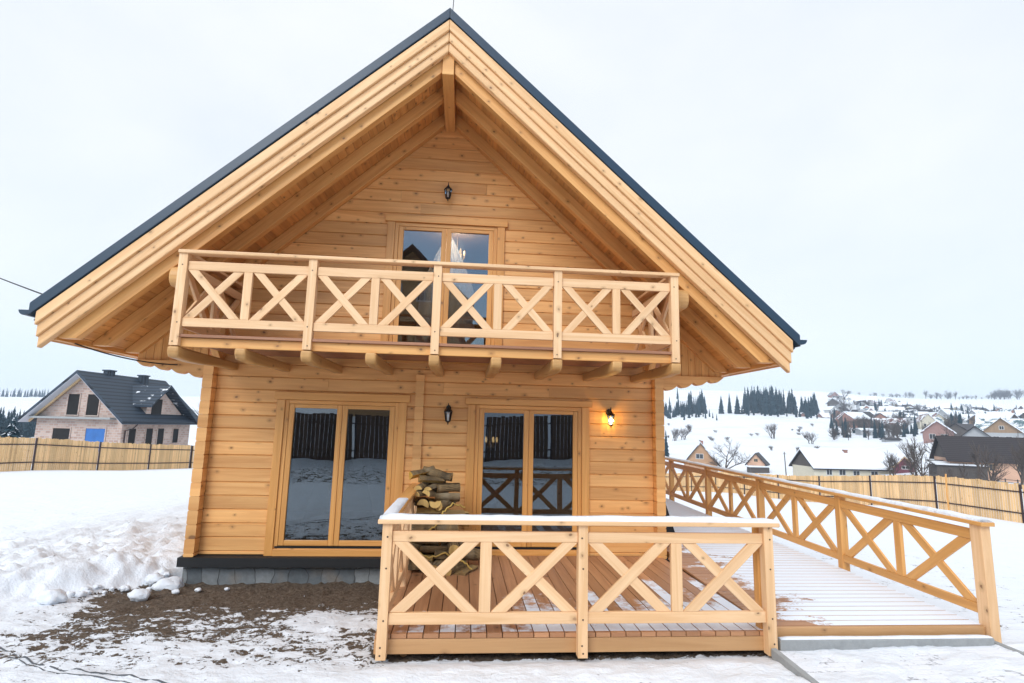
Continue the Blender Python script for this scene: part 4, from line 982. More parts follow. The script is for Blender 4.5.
def house_obj(name, label, front, rz_, hw, Ln, zg, ze, zr, wallm, roofm, windows=(), ov=.5, og=.6, thick=.16, chim=(), snow=0., gablem=None, group=None, cat='house', frame=None, base=2.5, panes=True):
    """a gabled house; local frame: front gable at y=0 facing -y, ridge along +y; heights are absolute"""
    root = thing(name, label, cat, (front[0], front[1], zg), group, rz_)
    e = ze - zg; r = zr - zg; s = (r - e) / hw
    m = MB(1.); m.box((-hw, 0, -base), (hw, Ln, e), (1, 0, 0))
    if not gablem: m.prism([(-hw, e + .0), (hw, e + .0), (0, r - .02)], (0, 0, 0), (1, 0, 0), (0, 0, 1), (0, 1, 0), Ln, (1, 0, 0))
    m.build('wall', wallm, root)
    if gablem:
        m = MB(); m.prism([(-hw, e + .002), (hw, e + .002), (0, r - .02)], (0, -.01, 0), (1, 0, 0), (0, 0, 1), (0, 1, 0), Ln + .02, (0, 0, 1)); m.build('gable', gablem, root)
    xe = hw + ov; zl = e - s * ov; n = thick / math.cos(math.atan(s))
    m = MB()
    for q in (-1, 1):
        m.prism([(0, r), (q * xe, zl), (q * xe, zl + n), (0, r + n)] , (0 if q > 0 else -.002, -og, 0), (1, 0, 0), (0, 0, 1), (0, 1, 0), Ln + 2 * og, (0, 1, 0))
    rf = m.build('roof', roofm, root)
    if snow:
        m = MB()
        for q in (-1, 1):
            ns = snow / math.cos(math.atan(s))
            m.prism([(q * .002, r + n + .004), (q * (xe - .05), zl + n + .004 + s * .05), (q * (xe - .06), zl + n + ns + s * .05), (q * .002, r + n + ns)], (0, -og + .03, 0), (1, 0, 0), (0, 0, 1), (0, 1, 0), Ln + 2 * og - .06, (0, 1, 0))
        m.build('snow_layer', M['snow'], rf)
    for (y, x, h) in chim:
        zt = r - s * abs(x) ; m = MB(); m.box((x - .28, y - .35, zt - .3), (x + .28, y + .35, zt + h), (0, 0, 1)); m.box((x - .36, y - .43, zt + h + .002), (x + .36, y + .43, zt + h + .12), (0, 1, 0)); m.build('chimney', M['roof_tile'] if roofm is M['roof_tile'] else M['red_brick'], rf)
    for w in windows:
        face, u, z, ww, hh = w[:5]; wm = w[5] if len(w) > 5 else M['winglass']
        fm = MB(); t = .09; dx = {'F': ((1, 0, 0), (0, -1, 0), (u, -.02 if gablem else -.004, z - zg)), 'B': ((-1, 0, 0), (0, 1, 0), (u, Ln + .02, z - zg)), 'R': ((0, 1, 0), (1, 0, 0), (hw + .004, u, z - zg)), 'L': ((0, -1, 0), (-1, 0, 0), (-hw - .004, u, z - zg))}[face]
        U, Nn, O = V(dx[0]), V(dx[1]), V(dx[2])
        def rect(mm, a, b, c, d, d0, d1): mm.prism([(a, c), (b, c), (b, d), (a, d)], O + Nn * d0, U, (0, 0, 1), Nn, d1 - d0, U)
        rect(fm, -ww / 2 - t, -ww / 2, 0, hh, 0, .05); rect(fm, ww / 2, ww / 2 + t, 0, hh, 0, .05); rect(fm, -ww / 2 - t, ww / 2 + t, hh + .001, hh + t, 0, .05); rect(fm, -ww / 2 - t, ww / 2 + t, -t, -.001, 0, .07)
        if panes and wm is M['winglass']: rect(fm, -.03, .03, .001, hh - .001, .012, .045)
        fo = fm.build('window', frame or M['white'], root)
        pm = MB(); rect(pm, -ww / 2 + .001, ww / 2 - .001, .001, hh - .001, .002, .01); pm.build('pane', wm, fo)
    return root
# --- the unfinished brick house on the left
R = math.radians
hx, hy, hz = -32.2, 40.5, -2.4
bh = house_obj('brick_house', 'unfinished pale brick house with dark tiled roof behind the left fence', (-32.0, 41.4), R(-8), 3.8, 9.0, hz, 2.0, 5.45, M['brick'], M['roof_tile'],
    [('F', -.75, 2.0, 1.0, 1.75, M['opening']), ('F', 1.0, 2.0, 1.05, 1.75, M['opening']), ('F', -1.45, -.9, 1.5, 1.75, M['opening']), ('F', 1.55, -1.0, 1.7, 1.9, M['blue_board']),
     ('R', 1.2, -.7, .85, 1.65, M['opening']), ('R', 3.3, -.7, .85, 1.65, M['opening']), ('R', 4.8, -.7, .85, 1.65, M['opening']), ('R', 6.9, -.4, .8, 1.3, M['opening'])], ov=.75, og=1.0, thick=.2, frame=M['brick'], chim=((2.6, -.1, .6), (6.2, .45, .8)))
m = MB(); m.box((-3.9, -.7, 1.67 - hz), (3.2, -.02, 1.83 - hz)); m.build('balcony_slab', M['concrete'], bh)
for q in (-1, 1):
    s_ = (5.45 - 2.0) / 3.8; e0 = 2.0 - hz; r0 = 5.45 - hz
    m = MB(); m.prism([(0, r0 - .03), (q * 4.5, e0 - s_ * .7 - .03), (q * 4.5, e0 - s_ * .7 - .06), (0, r0 - .06)], (0, -.99, 0), (1, 0, 0), (0, 0, 1), (0, 1, 0), .96, (0, 1, 0)); m.build('verge_soffit', M['soffit_grey'], bh)
    m = MB(); m.prism([(0, r0 - .065), (q * 4.25, e0 - s_ * .45 - .065), (q * 4.25, e0 - s_ * .45 - .26), (0, r0 - .26)], (0, -.30, 0), (1, 0, 0), (0, 0, 1), (0, 1, 0), .14, (0, 1, 0)); m.build('verge_rafter', M['lightwood'], bh)
# cross gable on the right-hand slope
m = MB(); m.prism([(2.6, 1.95 - hz), (7.4, 1.95 - hz), (7.4, 2.3 - hz), (4.3, 4.5 - hz), (2.6, 3.1 - hz)], (1.2, 0, 0), (0, 1, 0), (0, 0, 1), (1, 0, 0), 2.63, (0, 1, 0)); dm = m.build('cross_gable', M['brick'], bh)
m = MB(); yc, zc = 4.3, 4.72 - hz
for y2, z2 in ((1.95, 2.8 - hz), (8.9, 1.4 - hz)):
    m.prism([(yc, zc), (y2, z2), (y2, z2 + .2), (yc, zc + .2)], (.2, 0, 0), (0, 1, 0), (0, 0, 1), (1, 0, 0), 4.5, (1, 0, 0))
m.build('cross_gable_roof', M['roof_tile_dust'], bh)
m = MB(); m.box((3.832, 3.2, 1.95 - hz), (3.86, 4.5, 3.6 - hz)); m.build('window', M['opening'], bh)
m = MB(); m.tube([(4.45, .9, 1.3 - hz), (4.1, .9, .95 - hz), (3.86, .35, .75 - hz), (3.86, .35, -1.5)], .05, 6); m.build('downpipe', M['iron_brown'], bh)

def gzmin(front, rz_, hw, Ln):
    c, s = math.cos(rz_), math.sin(rz_)
    return min(gz(front[0] + c * x - s * y, front[1] + s * x + c * y) for x in (-hw, hw) for y in (0, Ln))
# --- houses in the valley beyond the right fence
house_obj('wooden_house', 'honey wooden gable with chimney and snowy roof rising just above the ramp rail', (54.6, 115.2), R(-22), 3.6, 9., -7.9, -5.3, -.9, M['peach_wood'], M['roof_tile_snowy'], [('F', -.2, -4.3, 1.5, 1.0)], ov=.7, og=.7, chim=((1.2, .4, 1.0),), snow=.12, frame=M['white'])
house_obj('wooden_house', 'small peach fronted chalet with dark roof beside a utility pole', (72.2, 123.3), R(-35), 2.0, 6.5, -7.9, -5.6, -3.3, M['peach'], M['roof_brown'], [('F', 0, -5.2, .8, .7)], ov=.5, og=.5, frame=M['lightwood'])
m = MB(); m.box((69.6, 121.6, -8.6), (74.6, 122.9, -6.4)); tb = thing('shed', 'low snow topped porch shed in front of the small peach chalet', 'shed', (72, 122, -8)); m.build('wall', M['old_wood'], tb); m = MB(); m.box((69.3, 121.3, -6.395), (74.9, 123.1, -6.1)); m.build('snow_layer', M['snow'], tb)
house_obj('farmhouse', 'long cream farmhouse under one smooth snow covered roof', (69.0, 99.4), R(-93), 3.9, 15.5, -6.6, -4.5, -1.5, M['cream'], M['roof_brown'],
    [('R', 3.0, -5.9, 1.0, .9), ('R', 5.6, -5.9, 1.2, .9), ('R', 8.4, -5.9, 1.2, .8), ('R', 12.0, -5.9, 1.3, .8)], ov=.6, og=.5, snow=.22, gablem=M['old_wood'], chim=((8.5, .7, .8),))
house_obj('shed', 'maroon boarded lean-to with snowy top at the end of the long farmhouse', (86.0, 93.5), R(-4), 1.9, 3.2, -6.4, -3.9, -2.2, M['magenta'], M['lightwood'], [('F', .2, -4.4, 1.4, .5)], ov=.3, og=.3, snow=.15, gablem=M['magenta'])
house_obj('farmhouse', 'big dark roofed farmhouse with peach walls and small windows', (84.6, 83.3), R(-118), 4.3, 24., -4.9, -1.6, 1.9, M['peach'], M['roof_brown'],
    [('R', 5.2, -3.4, .9, 1.0), ('R', 9.4, -3.4, .9, 1.0), ('R', 13.6, -3.6, 1.0, 1.0), ('R', 17.6, -3.5, .9, 1.0)], ov=.7, og=.6, gablem=M['old_wood'], frame=M['lightwood'])
bx = thing('barn_annex', 'dark boarded lean-to at the near end of the big dark roofed farmhouse', 'barn', (84.5, 80.5, -5.2), None, R(-28)); m = MB(); m.box((-3.4, -2.8, -2), (3.4, 2.0, 2.4), (0, 0, 1)); m.build('wall', M['old_wood'], bx); m = MB(); m.prism([(-3.1, 2.35), (2.2, 3.0), (2.2, 3.1), (-3.1, 2.45)], (-3.7, 0, 0), (0, 1, 0), (0, 0, 1), (1, 0, 0), 7.4, (1, 0, 0)); m.build('roof', M['roof_brown'], bx); m = MB(); m.prism([(-3.05, 2.46), (.2, 2.86), (.2, 3.0), (-3.05, 2.58)], (-3.6, 0, 0), (0, 1, 0), (0, 0, 1), (1, 0, 0), 7.2, (1, 0, 0)); m.build('snow_layer', M['snow'], bx)
house_obj('house', 'rose brick house with snowy gable roof above the dark farmhouse', (162.0, 168.0), R(-44), 4.2, 11., .2, 3.6, 7.2, M['pink'], M['roof_red'], [('F', -1.6, 1.2, 1.6, 1.6), ('F', 1.6, 1.2, 1.6, 1.6), ('R', 5, 1.2, 1.3, 1.3)], ov=.7, og=.7, snow=.2)
house_obj('house', 'dark house whose white edged gable peeks over the farmhouse roof', (121.3, 113.2), R(-46), 3.2, 9., -2.6, 1.6, 4.5, M['grey'], M['roof_brown'], [('F', 0, .9, 1.4, .6)], ov=.5, og=.8)
house_obj('house', 'grey house with brown gable and green roof at the right edge above the farmhouse', (146.5, 130.6), R(-50), 4.4, 12., -.3, 3.4, 7.4, M['grey'], M['roof_green'], [('F', -1.3, 1.2, 1.2, 1.2), ('F', 1.3, 1.2, 1.2, 1.2), ('F', 0, 4.3, .9, .9)], ov=.7, og=.8, gablem=M['dull_wood'])
house_obj('house', 'white house under a broad blue green roof at far right', (166., 137.), R(30), 5., 14., .2, 3.6, 7.6, M['white'], M['roof_green'], [('F', -1.5, 1.5, 1.2, 1.3), ('L', 5., 1.5, 1.2, 1.3), ('L', 9., 1.5, 1.2, 1.3)], ov=.8, og=.8)
house_obj('barn', 'long dark barn with snow patched roof behind the rose brick house', (186., 186.), R(-62), 4., 26., 1.2, 4.2, 7.0, M['old_wood'], M['roof_brown'], ov=.6, og=.5)
house_obj('house', 'tiny house with a bright yellow gable on the slope', (227.5, 276.3), R(-38), 2.6, 8., 3., 5.3, 7.6, M['yellow'], M['roof_tile_snowy'], [('F', 0, 3.6, 1., 1.)], gablem=M['yellow'])
house_obj('barn', 'long low grey building below the yellow gable', (206., 265.), R(-95), 2.4, 15., 1.6, 4.4, 5.2, M['grey'], M['roof_green'], snow=.2)
house_obj('shed', 'low dark shed standing alone on the white slope', (181., 216.5), R(-97), 1.6, 6., -1.8, .3, 1.0, M['grey'], M['roof_brown'])
house_obj('house', 'dark storeyed house on the hill beside a round tree', (350., 487.), R(-60), 5.5, 13., 25., 31.5, 36., M['old_wood'], M['roof_tile_snowy'], [('F', -2, 28, 1.6, 1.6), ('F', 2, 28, 1.6, 1.6)], snow=.2, ov=1.2, og=1.2)
house_obj('house', 'red brown brick house at the left end of the village', (231., 309.), R(-75), 6., 15., 6.5, 11.5, 15.5, M['red_brick'], M['roof_red'], [('F', -2, 8, 1.5, 1.6), ('F', 2, 8, 1.5, 1.6), ('R', 5, 8, 1.5, 1.6), ('R', 10, 8, 1.5, 1.6)], snow=.15)
house_obj('house', 'brownish brick house right of the red brown one on the slope', (247., 300.), R(-30), 5., 13., 6.2, 11., 15., M['red_brick'], M['roof_brown'], [('F', -2, 8, 1.5, 1.6), ('F', 2, 8, 1.5, 1.6)])
house_obj('cottage', 'small brown cottage just below the right clump of conifers', (247.5, 376.), R(-20), 4., 9., 10.8, 13.6, 17., M['pink'], M['roof_brown'], [('F', 0, 11.5, 1.4, 1.2)], snow=.1)
house_obj('cottage', 'low rose cottage between the conifers and the brick houses', (259., 374.), R(-80), 3.4, 12., 11.6, 14.2, 17., M['pink'], M['roof_red'], snow=.1)
# --- the village on the far slope: individual houses, smaller with distance
rv = random.Random(12); spots = []
def far_z(x, y): return gz(x, y)
wl = [('white', 'white'), ('cream', 'cream'), ('grey', 'grey'), ('old_wood', 'dark wooden'), ('old_wood', 'dark wooden'), ('pink', 'rose'), ('red_brick', 'red brick'), ('grey', 'grey'), ('dull_wood', 'brown wooden')]
rl = [('roof_brown', 'dark'), ('roof_tile_snowy', 'snow patched'), ('roof_red', 'reddish'), ('roof_green', 'green')]
tries = 0
while len(spots) < 120 and tries < 4000:
    tries += 1
    az = R(rv.uniform(35.2, 50.5)); d = rv.choice((rv.uniform(380, 500), rv.uniform(420, 680), rv.uniform(520, 760)))
    x, y = CAMX + d * math.sin(az), CAMY + d * math.cos(az)
    if any(math.hypot(x - a, y - b) < 13 + d * .010 for a, b in spots): continue
    spots.append((x, y))
    w, wn = rv.choice(wl); r_, rn_ = rv.choice(rl); sn = rv.random() < .45
    hw = rv.uniform(3.0, 4.6); Ln = rv.uniform(7, 12); wh = rv.uniform(2.4, 5.0); rh = hw * rv.uniform(.75, 1.05); a = R(rv.choice((-45, -135, 45, -80, -10)) + rv.uniform(-15, 15)); zg = gzmin((x, y), a, hw, Ln)
    lab = '%s %s village house with %s roof on the far slope' % ('tall' if wh > 3.8 else 'low', wn, 'snow covered' if sn else rn_)
    wins = [('F', -hw * .4, zg + wh * .45, 1.2, 1.3), ('F', hw * .4, zg + wh * .45, 1.2, 1.3), ('R', Ln * .3, zg + wh * .45, 1.2, 1.3), ('R', Ln * .7, zg + wh * .45, 1.2, 1.3)]
    house_obj('village_house', lab, (x, y), a, hw, Ln, zg, zg + wh, zg + wh + rh, M[w], M[r_], wins, ov=.6, og=.6, snow=.25 if sn else 0., group='houses of the far village', panes=False)
# --- the house across the road, which the upper door mirrors
ho = house_obj('house', 'dark roofed wooden house on the rise across the road, mirrored in the balcony door', (-3.4, -26.0), R(180), 3.6, 9., 3.0, 9.8, 12.9, M['pine_wall'], M['roof_brown'], [('F', -1., 9.6, .9, 1.1), ('F', 1., 9.6, .9, 1.1), ('F', 0, 5, 2., 1.5)], ov=.6, og=.7)
# ================================================================== TREES
def leaf_mat(name, a, b):
    m, nt, bs, out = mat(name)
    isl = N(nt, 'ShaderNodeNewGeometry').outputs['Random Per Island']
    L(nt, mixc(nt, isl, a, b), bs.inputs['Base Color']); bs.inputs['Roughness'].default_value = .8; bs.inputs['Specular IOR Level'].default_value = .15
    return m
M['needles'] = leaf_mat('spruce_needles', (.010, .030, .042), (.024, .054, .070))
M['twig'] = plain('winter_twigs', (.085, .065, .055), .9, 0., 3., .3)
M['trunk'] = plain('tree_trunk', (.075, .055, .042), .9, 0., 3., .3, .4)
def conifer(seed, snowy=0.):
    """1 m tall unit spruce: whorls of drooping ragged branches round a tapered trunk"""
    rn = random.Random(seed); t = MB(); t.tube([(0, 0, -.06), (0, 0, .4), (0, 0, .96)], [.022, .014, .003], 6)
    c = MB(); s = MB(); lv = 26
    for i in range(lv):
        f = i / (lv - 1); z = .10 + .88 * f; rad = (.205 * (1 - f) ** .85 + .012) * rn.uniform(.75, 1.15); n = max(5, int(11 - 5 * f))
        for k in range(n):
            a = 2 * PI * (k + rn.random()) / n; R_ = rad * rn.uniform(.65, 1.15); dr = -R_ * rn.uniform(.35, .75); w = R_ * rn.uniform(.32, .5)
            d = V((math.cos(a), math.sin(a), 0)); p = V((-d.y, d.x, 0)); o = V((0, 0, z))
            q1 = o + d * R_ * .45 + V((0, 0, dr * .25)); tip = o + d * R_ + V((0, 0, dr))
            c.add([o, q1 + p * w, tip, q1 - p * w, q1 + V((0, 0, .012)), q1 - V((0, 0, .03 + .1 * R_))], [(0, 3, 4), (0, 4, 1), (4, 3, 2), (4, 2, 1), (0, 1, 5), (0, 5, 3), (1, 2, 5), (5, 2, 3)], d)
            if snowy and rn.random() < snowy:
                up = V((0, 0, .022)); s.add([o * .98 + d * R_ * .25 + up, q1 + p * w * .7 + up, tip * 1 + up * .6 - d * R_ * .15, q1 - p * w * .7 + up, q1 + up * 1.8], [(0, 3, 4), (0, 4, 1), (4, 3, 2), (4, 2, 1)], d)
    return t, c, s
def make_conifer(seed, label, group, loc, h, snowy=0., name='conifer'):
    r = thing(name, label, 'conifer', loc, group, local=True); t, c, s = conifer(seed, snowy)
    t.build('trunk', M['trunk'], r); cr = c.build('crown', M['needles'], r)
    if snowy: s.build('snow_layer', M['snow'], cr)
    r.scale = (h, h, h); return r
def bare(seed, depth=5, spread=.5, up=.55, r0=.03, stems=1, n0=3):
    rn = random.Random(seed); tr = MB(); tw = MB()
    def grow(p, d, ln, r, lev):
        q = p + d * ln * .5 + V((rn.uniform(-1, 1), rn.uniform(-1, 1), rn.uniform(-.3, .6))) * ln * .07; e = q + (d + V((rn.uniform(-1, 1), rn.uniform(-1, 1), rn.uniform(0, .6))) * .18).normalized() * ln * .5
        (tr if lev == 0 else tw).tube([p, q, e], [r, r * .8, r * .62], 5 if lev < 2 else 3, caps=False)
        if lev >= depth: return
        for _ in range(rn.choice((2, 3, 3)) if lev else n0 + 1):
            s = rn.uniform(.35, 1.); b = p.lerp(q, s * 2) if s < .5 else q.lerp(e, s * 2 - 1)
            a = V((rn.uniform(-1, 1), rn.uniform(-1, 1), rn.uniform(-.25, 1) * up)).normalized(); nd = (d * (1 - spread) + a * spread).normalized()
            grow(b, nd, ln * rn.uniform(.55, .82), r * .55, lev + 1)
        grow(e, (d + V((rn.uniform(-1, 1), rn.uniform(-1, 1), .3)) * .2).normalized(), ln * .7, r * .6, lev + 1)
    for k in range(stems):
        d = V((rn.uniform(-.5, .5), rn.uniform(-.5, .5), 1)).normalized() if stems > 1 else V((.04, 0, 1)).normalized()
        grow(V((rn.uniform(-.12, .12), rn.uniform(-.12, .12), -.04)) if stems > 1 else V((0, 0, -.05)), d, .34 if stems == 1 else .3, r0, 0 if stems == 1 else 1)
    return tr, tw
def make_bare(seed, label, cat, name, loc, h, group=None, **kw):
    r = thing(name, label, cat, loc, group, local=True); tr, tw = bare(seed, **kw)
    if tr.v: tr.build('trunk', M['trunk'], r)
    tw.build('crown' if tr.v else 'twigs', M['twig'], r); r.scale = (h, h, h); return r

P3 = lambda az, d: (CAMX + d * math.sin(R(az)), CAMY + d * math.cos(R(az)))
def gl(x, y, dz=-.3): return (x, y, gz(x, y) + dz)
cone = {}
def plant_conifer(x, y, h, label, group, k, rn):
    key = (k)
    w = rn.uniform(.5, .95)
    if key not in cone:
        cone[key] = make_conifer(100 + k, label, group, gl(x, y), h); r = cone[key]; r.scale = (h * w, h * w, h)
    else: r = dup(cone[key], gl(x, y), rn.uniform(0, 6.28), (h * w, h * w, h), label); r['group'] = group
    return r
rt = random.Random(5)
# conifers on the snowy hill to the right: each tree by its bearing, distance and height
def stand(rows, label, group):
    for az, d, h in rows: plant_conifer(*P3(az, d), h, label, group, rt.randrange(4), rt)
def clump(n, a0, a1, d0, d1, h0, h1): return [(a0 + (a1 - a0) * (i + rt.uniform(.1, .9)) / n, rt.uniform(d0, d1), rt.uniform(h0, h1)) for i in range(n)]
stand(clump(18, 20.0, 22.6, 420, 475, 8, 15), 'dark conifer of the left clump on the snowy hill beyond the house corner', 'conifers of the left clump')
stand(clump(10, 22.6, 24.3, 450, 485, 13, 20), 'tall dark conifer at the right end of the left hill clump', 'conifers of the left clump')
stand(clump(16, 20.0, 25.6, 400, 450, 4, 8), 'low conifer along the lower edge of the left hill clump', 'low conifers below the left clump')
stand(clump(14, 27.4, 34.2, 440, 458, 4, 8), 'low conifer along the lower edge of the middle and right hill clumps', 'low conifers below the middle clump')
stand([(25.75, 462, 15)], 'first of three separate conifers between the two dense hill clumps', None); stand([(26.5, 464, 16.5)], 'second of three separate conifers between the two dense hill clumps', None); stand([(27.2, 458, 15.5)], 'third of three separate conifers between the two dense hill clumps', None)
stand([(21.7, 600, 13)], 'lone conifer higher up the slope above the left hill clump', None)
stand(clump(34, 27.75, 30.95, 450, 510, 14., 22.), 'dark conifer of the dense middle clump on the snowy hill', 'conifers of the middle clump')
stand(clump(2, 31.0, 31.4, 470, 480, 17, 21), 'slim conifer standing just right of the dense middle clump', 'slim conifers beside the middle clump')
stand(clump(8, 31.5, 32.25, 460, 500, 13, 20), 'dark conifer of the small third clump right of the middle one', 'conifers of the third clump')
stand(clump(12, 32.6, 33.95, 455, 500, 12, 19), 'dark conifer of the rightmost clump above the village', 'conifers of the right clump')
# the woods on the left behind the brick house
stand(clump(34, -39.5, -35.2, 1060, 1110, 9, 15), 'far conifer on the skyline ridge at the far left', 'conifers on the left skyline')
stand(clump(6, -35.0, -32.9, 1060, 1110, 9, 15), 'small separate conifer on the skyline just left of the brick house roof', 'separate conifers on the left skyline')
stand(clump(64, -40.5, -35.4, 190, 300, 6, 10.), 'conifer in the dark wood below the white hill at far left', 'conifers of the dark left wood')
sp = make_conifer(120, 'young spruce laden with snow beside the brick house', None, gl(-44.6, 51.2), 4.6, .40, 'spruce'); sp.scale = (9.0, 9.0, 4.6)
# bare trees and bushes in the valley
make_bare(1, 'wide bare tree with pale twigs beside the wooden gable', 'tree', 'bare_tree', gl(57.3, 108.), 9.4, spread=.62)
make_bare(2, 'bare tree left of the big dark roofed farmhouse', 'tree', 'bare_tree', gl(79.6, 83.5), 8.6, depth=4, spread=.36)
make_bare(3, 'young bare tree between the long farmhouse and the dark roofed one', 'tree', 'bare_tree', gl(79.6, 88.5), 5.2, depth=5, spread=.4)
make_bare(4, 'slim bare tree in front of the peach farmhouse walls', 'tree', 'bare_tree', gl(81.0, 73.), 8.6, depth=3, spread=.3)
make_bare(5, 'bare sapling in front of the peach wall left of its first window', 'sapling', 'sapling', gl(79.0, 76.0), 3.6, depth=3, spread=.25)
make_bare(8, 'bare sapling in front of the peach wall between its two left windows', 'sapling', 'sapling', gl(80.4, 75.0), 4.2, depth=3, spread=.25)
b0 = make_bare(6, 'broad bare shrub standing alone on the white slope', 'shrub', 'shrub', gl(*P3(30.2, 285)), 11., stems=6, depth=4, spread=.45, r0=.016)
dup(b0, gl(*P3(33.4, 275)), 2., 9., 'dark bare shrub on the slope above the long farmhouse')
dup(b0, gl(*P3(22.9, 320)), 1., 7., 'little bare shrub high on the slope above the wooden gable')
dup(b0, gl(*P3(21.2, 260)), 4., 9., 'bare shrub on the slope beside the log house corner')
dup(b0, gl(*P3(22.0, 268)), 5., 9., 'second bare shrub beside the one near the log house corner')
dup(b0, gl(*P3(33.5, 140)), 3., 4.5, 'scrubby bush poking up behind the long farmhouse roof ridge, left end')
dup(b0, gl(*P3(36.8, 150)), 3., 5., 'scrubby bush behind the long farmhouse roof ridge, right end')
sd = conifer; r_ = plant_conifer(*P3(20.5, 175), 8.5, 'dark evergreen just beside the log house corner below the slope', None, 1, rt)
bt = [make_bare(30 + i, 'bare grey tree among the far village houses', 'tree', 'bare_tree', gl(*P3(38 + i, 420)), 9., 'bare trees of the far village', depth=4, spread=.5, n0=4) for i in range(3)]
for i in range(330):
    az = rt.uniform(34.8, 50.); d = rt.choice((rt.uniform(300, 420), rt.uniform(400, 640), rt.uniform(560, 700)))
    x, y = P3(az, d)
    if any(math.hypot(x - a, y - b) < 9 for a, b in spots): continue
    if d < 360 and az > 45: continue
    if rt.random() < .55: dup(rt.choice(bt), gl(x, y), rt.uniform(0, 6), rt.uniform(6, 11))
    else: plant_conifer(x, y, rt.uniform(6, 12), 'dark conifer among the far village houses', 'conifers of the far village', rt.randrange(4), rt)
for i in range(80):
    az = rt.uniform(36., 50.5); q = dup(rt.choice(bt), gl(*P3(az, rt.uniform(1150, 1260))), rt.uniform(0, 6), rt.uniform(9, 17) * (1.25 if 40.5 < az < 44 or az > 46 else .6), 'hazy bare tree along the skyline above the village'); q['group'] = 'trees on the right skyline'
stand(clump(9, 39.6, 41.2, 335, 365, 5, 8), 'dark evergreen of the shelter belt behind the yellow gabled house', 'shelter belt behind the yellow gable')
stand(clump(9, 42.2, 43.8, 320, 350, 6, 9), 'dark evergreen of the belt above the rose brick house', 'evergreen belt above the rose house')
stand(clump(12, 44.5, 48.6, 430, 480, 6, 10), 'dark evergreen of the belt near the right edge of the village', 'evergreen belt at the right edge')
for i in range(26): q = dup(rt.choice(bt), gl(*P3(rt.uniform(36.6, 39.5), rt.uniform(345, 420))), rt.uniform(0, 6), rt.uniform(7, 10), 'bare tree among the brick houses at the left end of the village'); q['group'] = 'bare trees by the brick houses'
q = dup(bt[0], gl(*P3(35.95, 575)), 1., 21., 'round bare tree beside the dark house on the hill'); q['group'] = 'single trees'
dup(bt[2], gl(-58.5, 128), 2., 11., 'bare tree behind the brick house beside the log house corner')
m = MB(); z = gz(70.0, 107.) ; m.tube([(70.0, 107., z - .3), (69.8, 107., z + 5.6)], [.12, .09], 6); m.bar((69.5, 107, z + 5.2), (70.2, 107, z + 5.2), .08, .08); tag(m.build('utility_pole', M['old_wood']), 'leaning wooden utility pole between the small chalet and the long farmhouse', 'pole')
for az, d, h in ((42.3, 150, 8), (43.2, 158, 9), (41.2, 118, 7.5), (40.6, 112, 6), (45.6, 104, 8), (47.3, 112, 9), (39.0, 128, 6)):
    dup(rt.choice(bt), gl(*P3(az, d)), rt.uniform(0, 6), (h * .8, h * .8, h), 'bare tree standing around the dark roofed farmhouse')['group'] = 'bare trees around the farmhouse'
for i in range(26):
    az = rt.uniform(20.5, 37.); d = rt.uniform(200, 400); h = rt.uniform(1.6, 4.); dup(b0, gl(*P3(az, d)), rt.uniform(0, 6), (h * 1.3, h * 1.3, h), 'small bare bush dotted over the white slope')['group'] = 'bushes on the white slope'
up = None
for az, d in ((36.2, 300), (38.1, 335), (39.6, 380), (41.5, 300), (43.0, 400), (44.8, 330), (46.0, 440), (47.2, 300), (35.6, 420)):
    x, y = P3(az, d); z = gz(x, y); m = MB(); m.tube([(x, y, z - .3), (x, y, z + 8.)], [.14, .10], 5); m.bar((x - .8, y, z + 7.6), (x + .8, y, z + 7.6), .12, .12); o = tag(m.build('utility_pole', M['old_wood']), 'wooden utility pole standing among the far village houses', 'pole', 'utility poles of the village')
# low yard fence before the peach farmhouse
yf = thing('yard_fence', 'low grey post fence in front of the peach farmhouse', 'fence', (79, 75, gz(79, 75)))
for i in range(16):
    x, y = 74.5 + i * .95, 82. - i * 1.05; z = gz(x, y); m = MB(); m.box((x - .06, y - .06, z - .2), (x + .06, y + .06, z + 1.0), (0, 0, 1)); m.build('post', M['old_wood'], yf)
    if i < 15:
        x2, y2 = x + .95, y - 1.05; m = MB()
        for h in (.45, .85): m.bar((x, y, z + h), (x2, y2, gz(x2, y2) + h), .05, .08)
        m.build('rail', M['old_wood'], yf)

# ================================================================== overhead cables
def sag(p0, p1, s, r, label):
    p0, p1 = V(p0), V(p1); m = MB(); m.tube([p0.lerp(p1, t / 24) - V((0, 0, s * 4 * (t / 24) * (1 - t / 24))) for t in range(25)], r, 5)
    return tag(m.build('power_cable', M['rubber']), label, 'cable')
sag((-4.80, -.95, 3.30), (-18.93, 12.69, 7.62), .03, .012, 'thin black cable coming down from the left sky to the eaves')
sag((-4.62, -1.2, 2.80), (-3.52, .3, 2.72), .12, .009, 'thin black cable sagging under the left eaves towards the corbel')

# ================================================================== AIR, SKY, SUN, CAMERA
HZ = .00028
if HZ:
    bm = bmesh.new(); bmesh.ops.create_cube(bm, size=1.)
    zlo = float(GZ.min()) - 1.; zhi = 185.
    for v in bm.verts: v.co = V((v.co.x * 3700, v.co.y * 3700, zlo if v.co.z < 0 else zhi))
    me = bpy.data.meshes.new('haze'); bm.to_mesh(me); bm.free(); hm = bpy.data.materials.new('haze_air'); hm.use_nodes = True; nt = hm.node_tree; nt.nodes.clear()
    out = nt.nodes.new('ShaderNodeOutputMaterial'); pv = nt.nodes.new('ShaderNodeVolumePrincipled'); pv.inputs['Color'].default_value = (.70, .84, 1., 1); pv.inputs['Density'].default_value = HZ; pv.inputs['Anisotropy'].default_value = .2
    nt.links.new(pv.outputs[0], out.inputs['Volume']); me.materials.append(hm); o = bpy.data.objects.new('haze', me); COL.objects.link(o); o['kind'] = 'stuff'

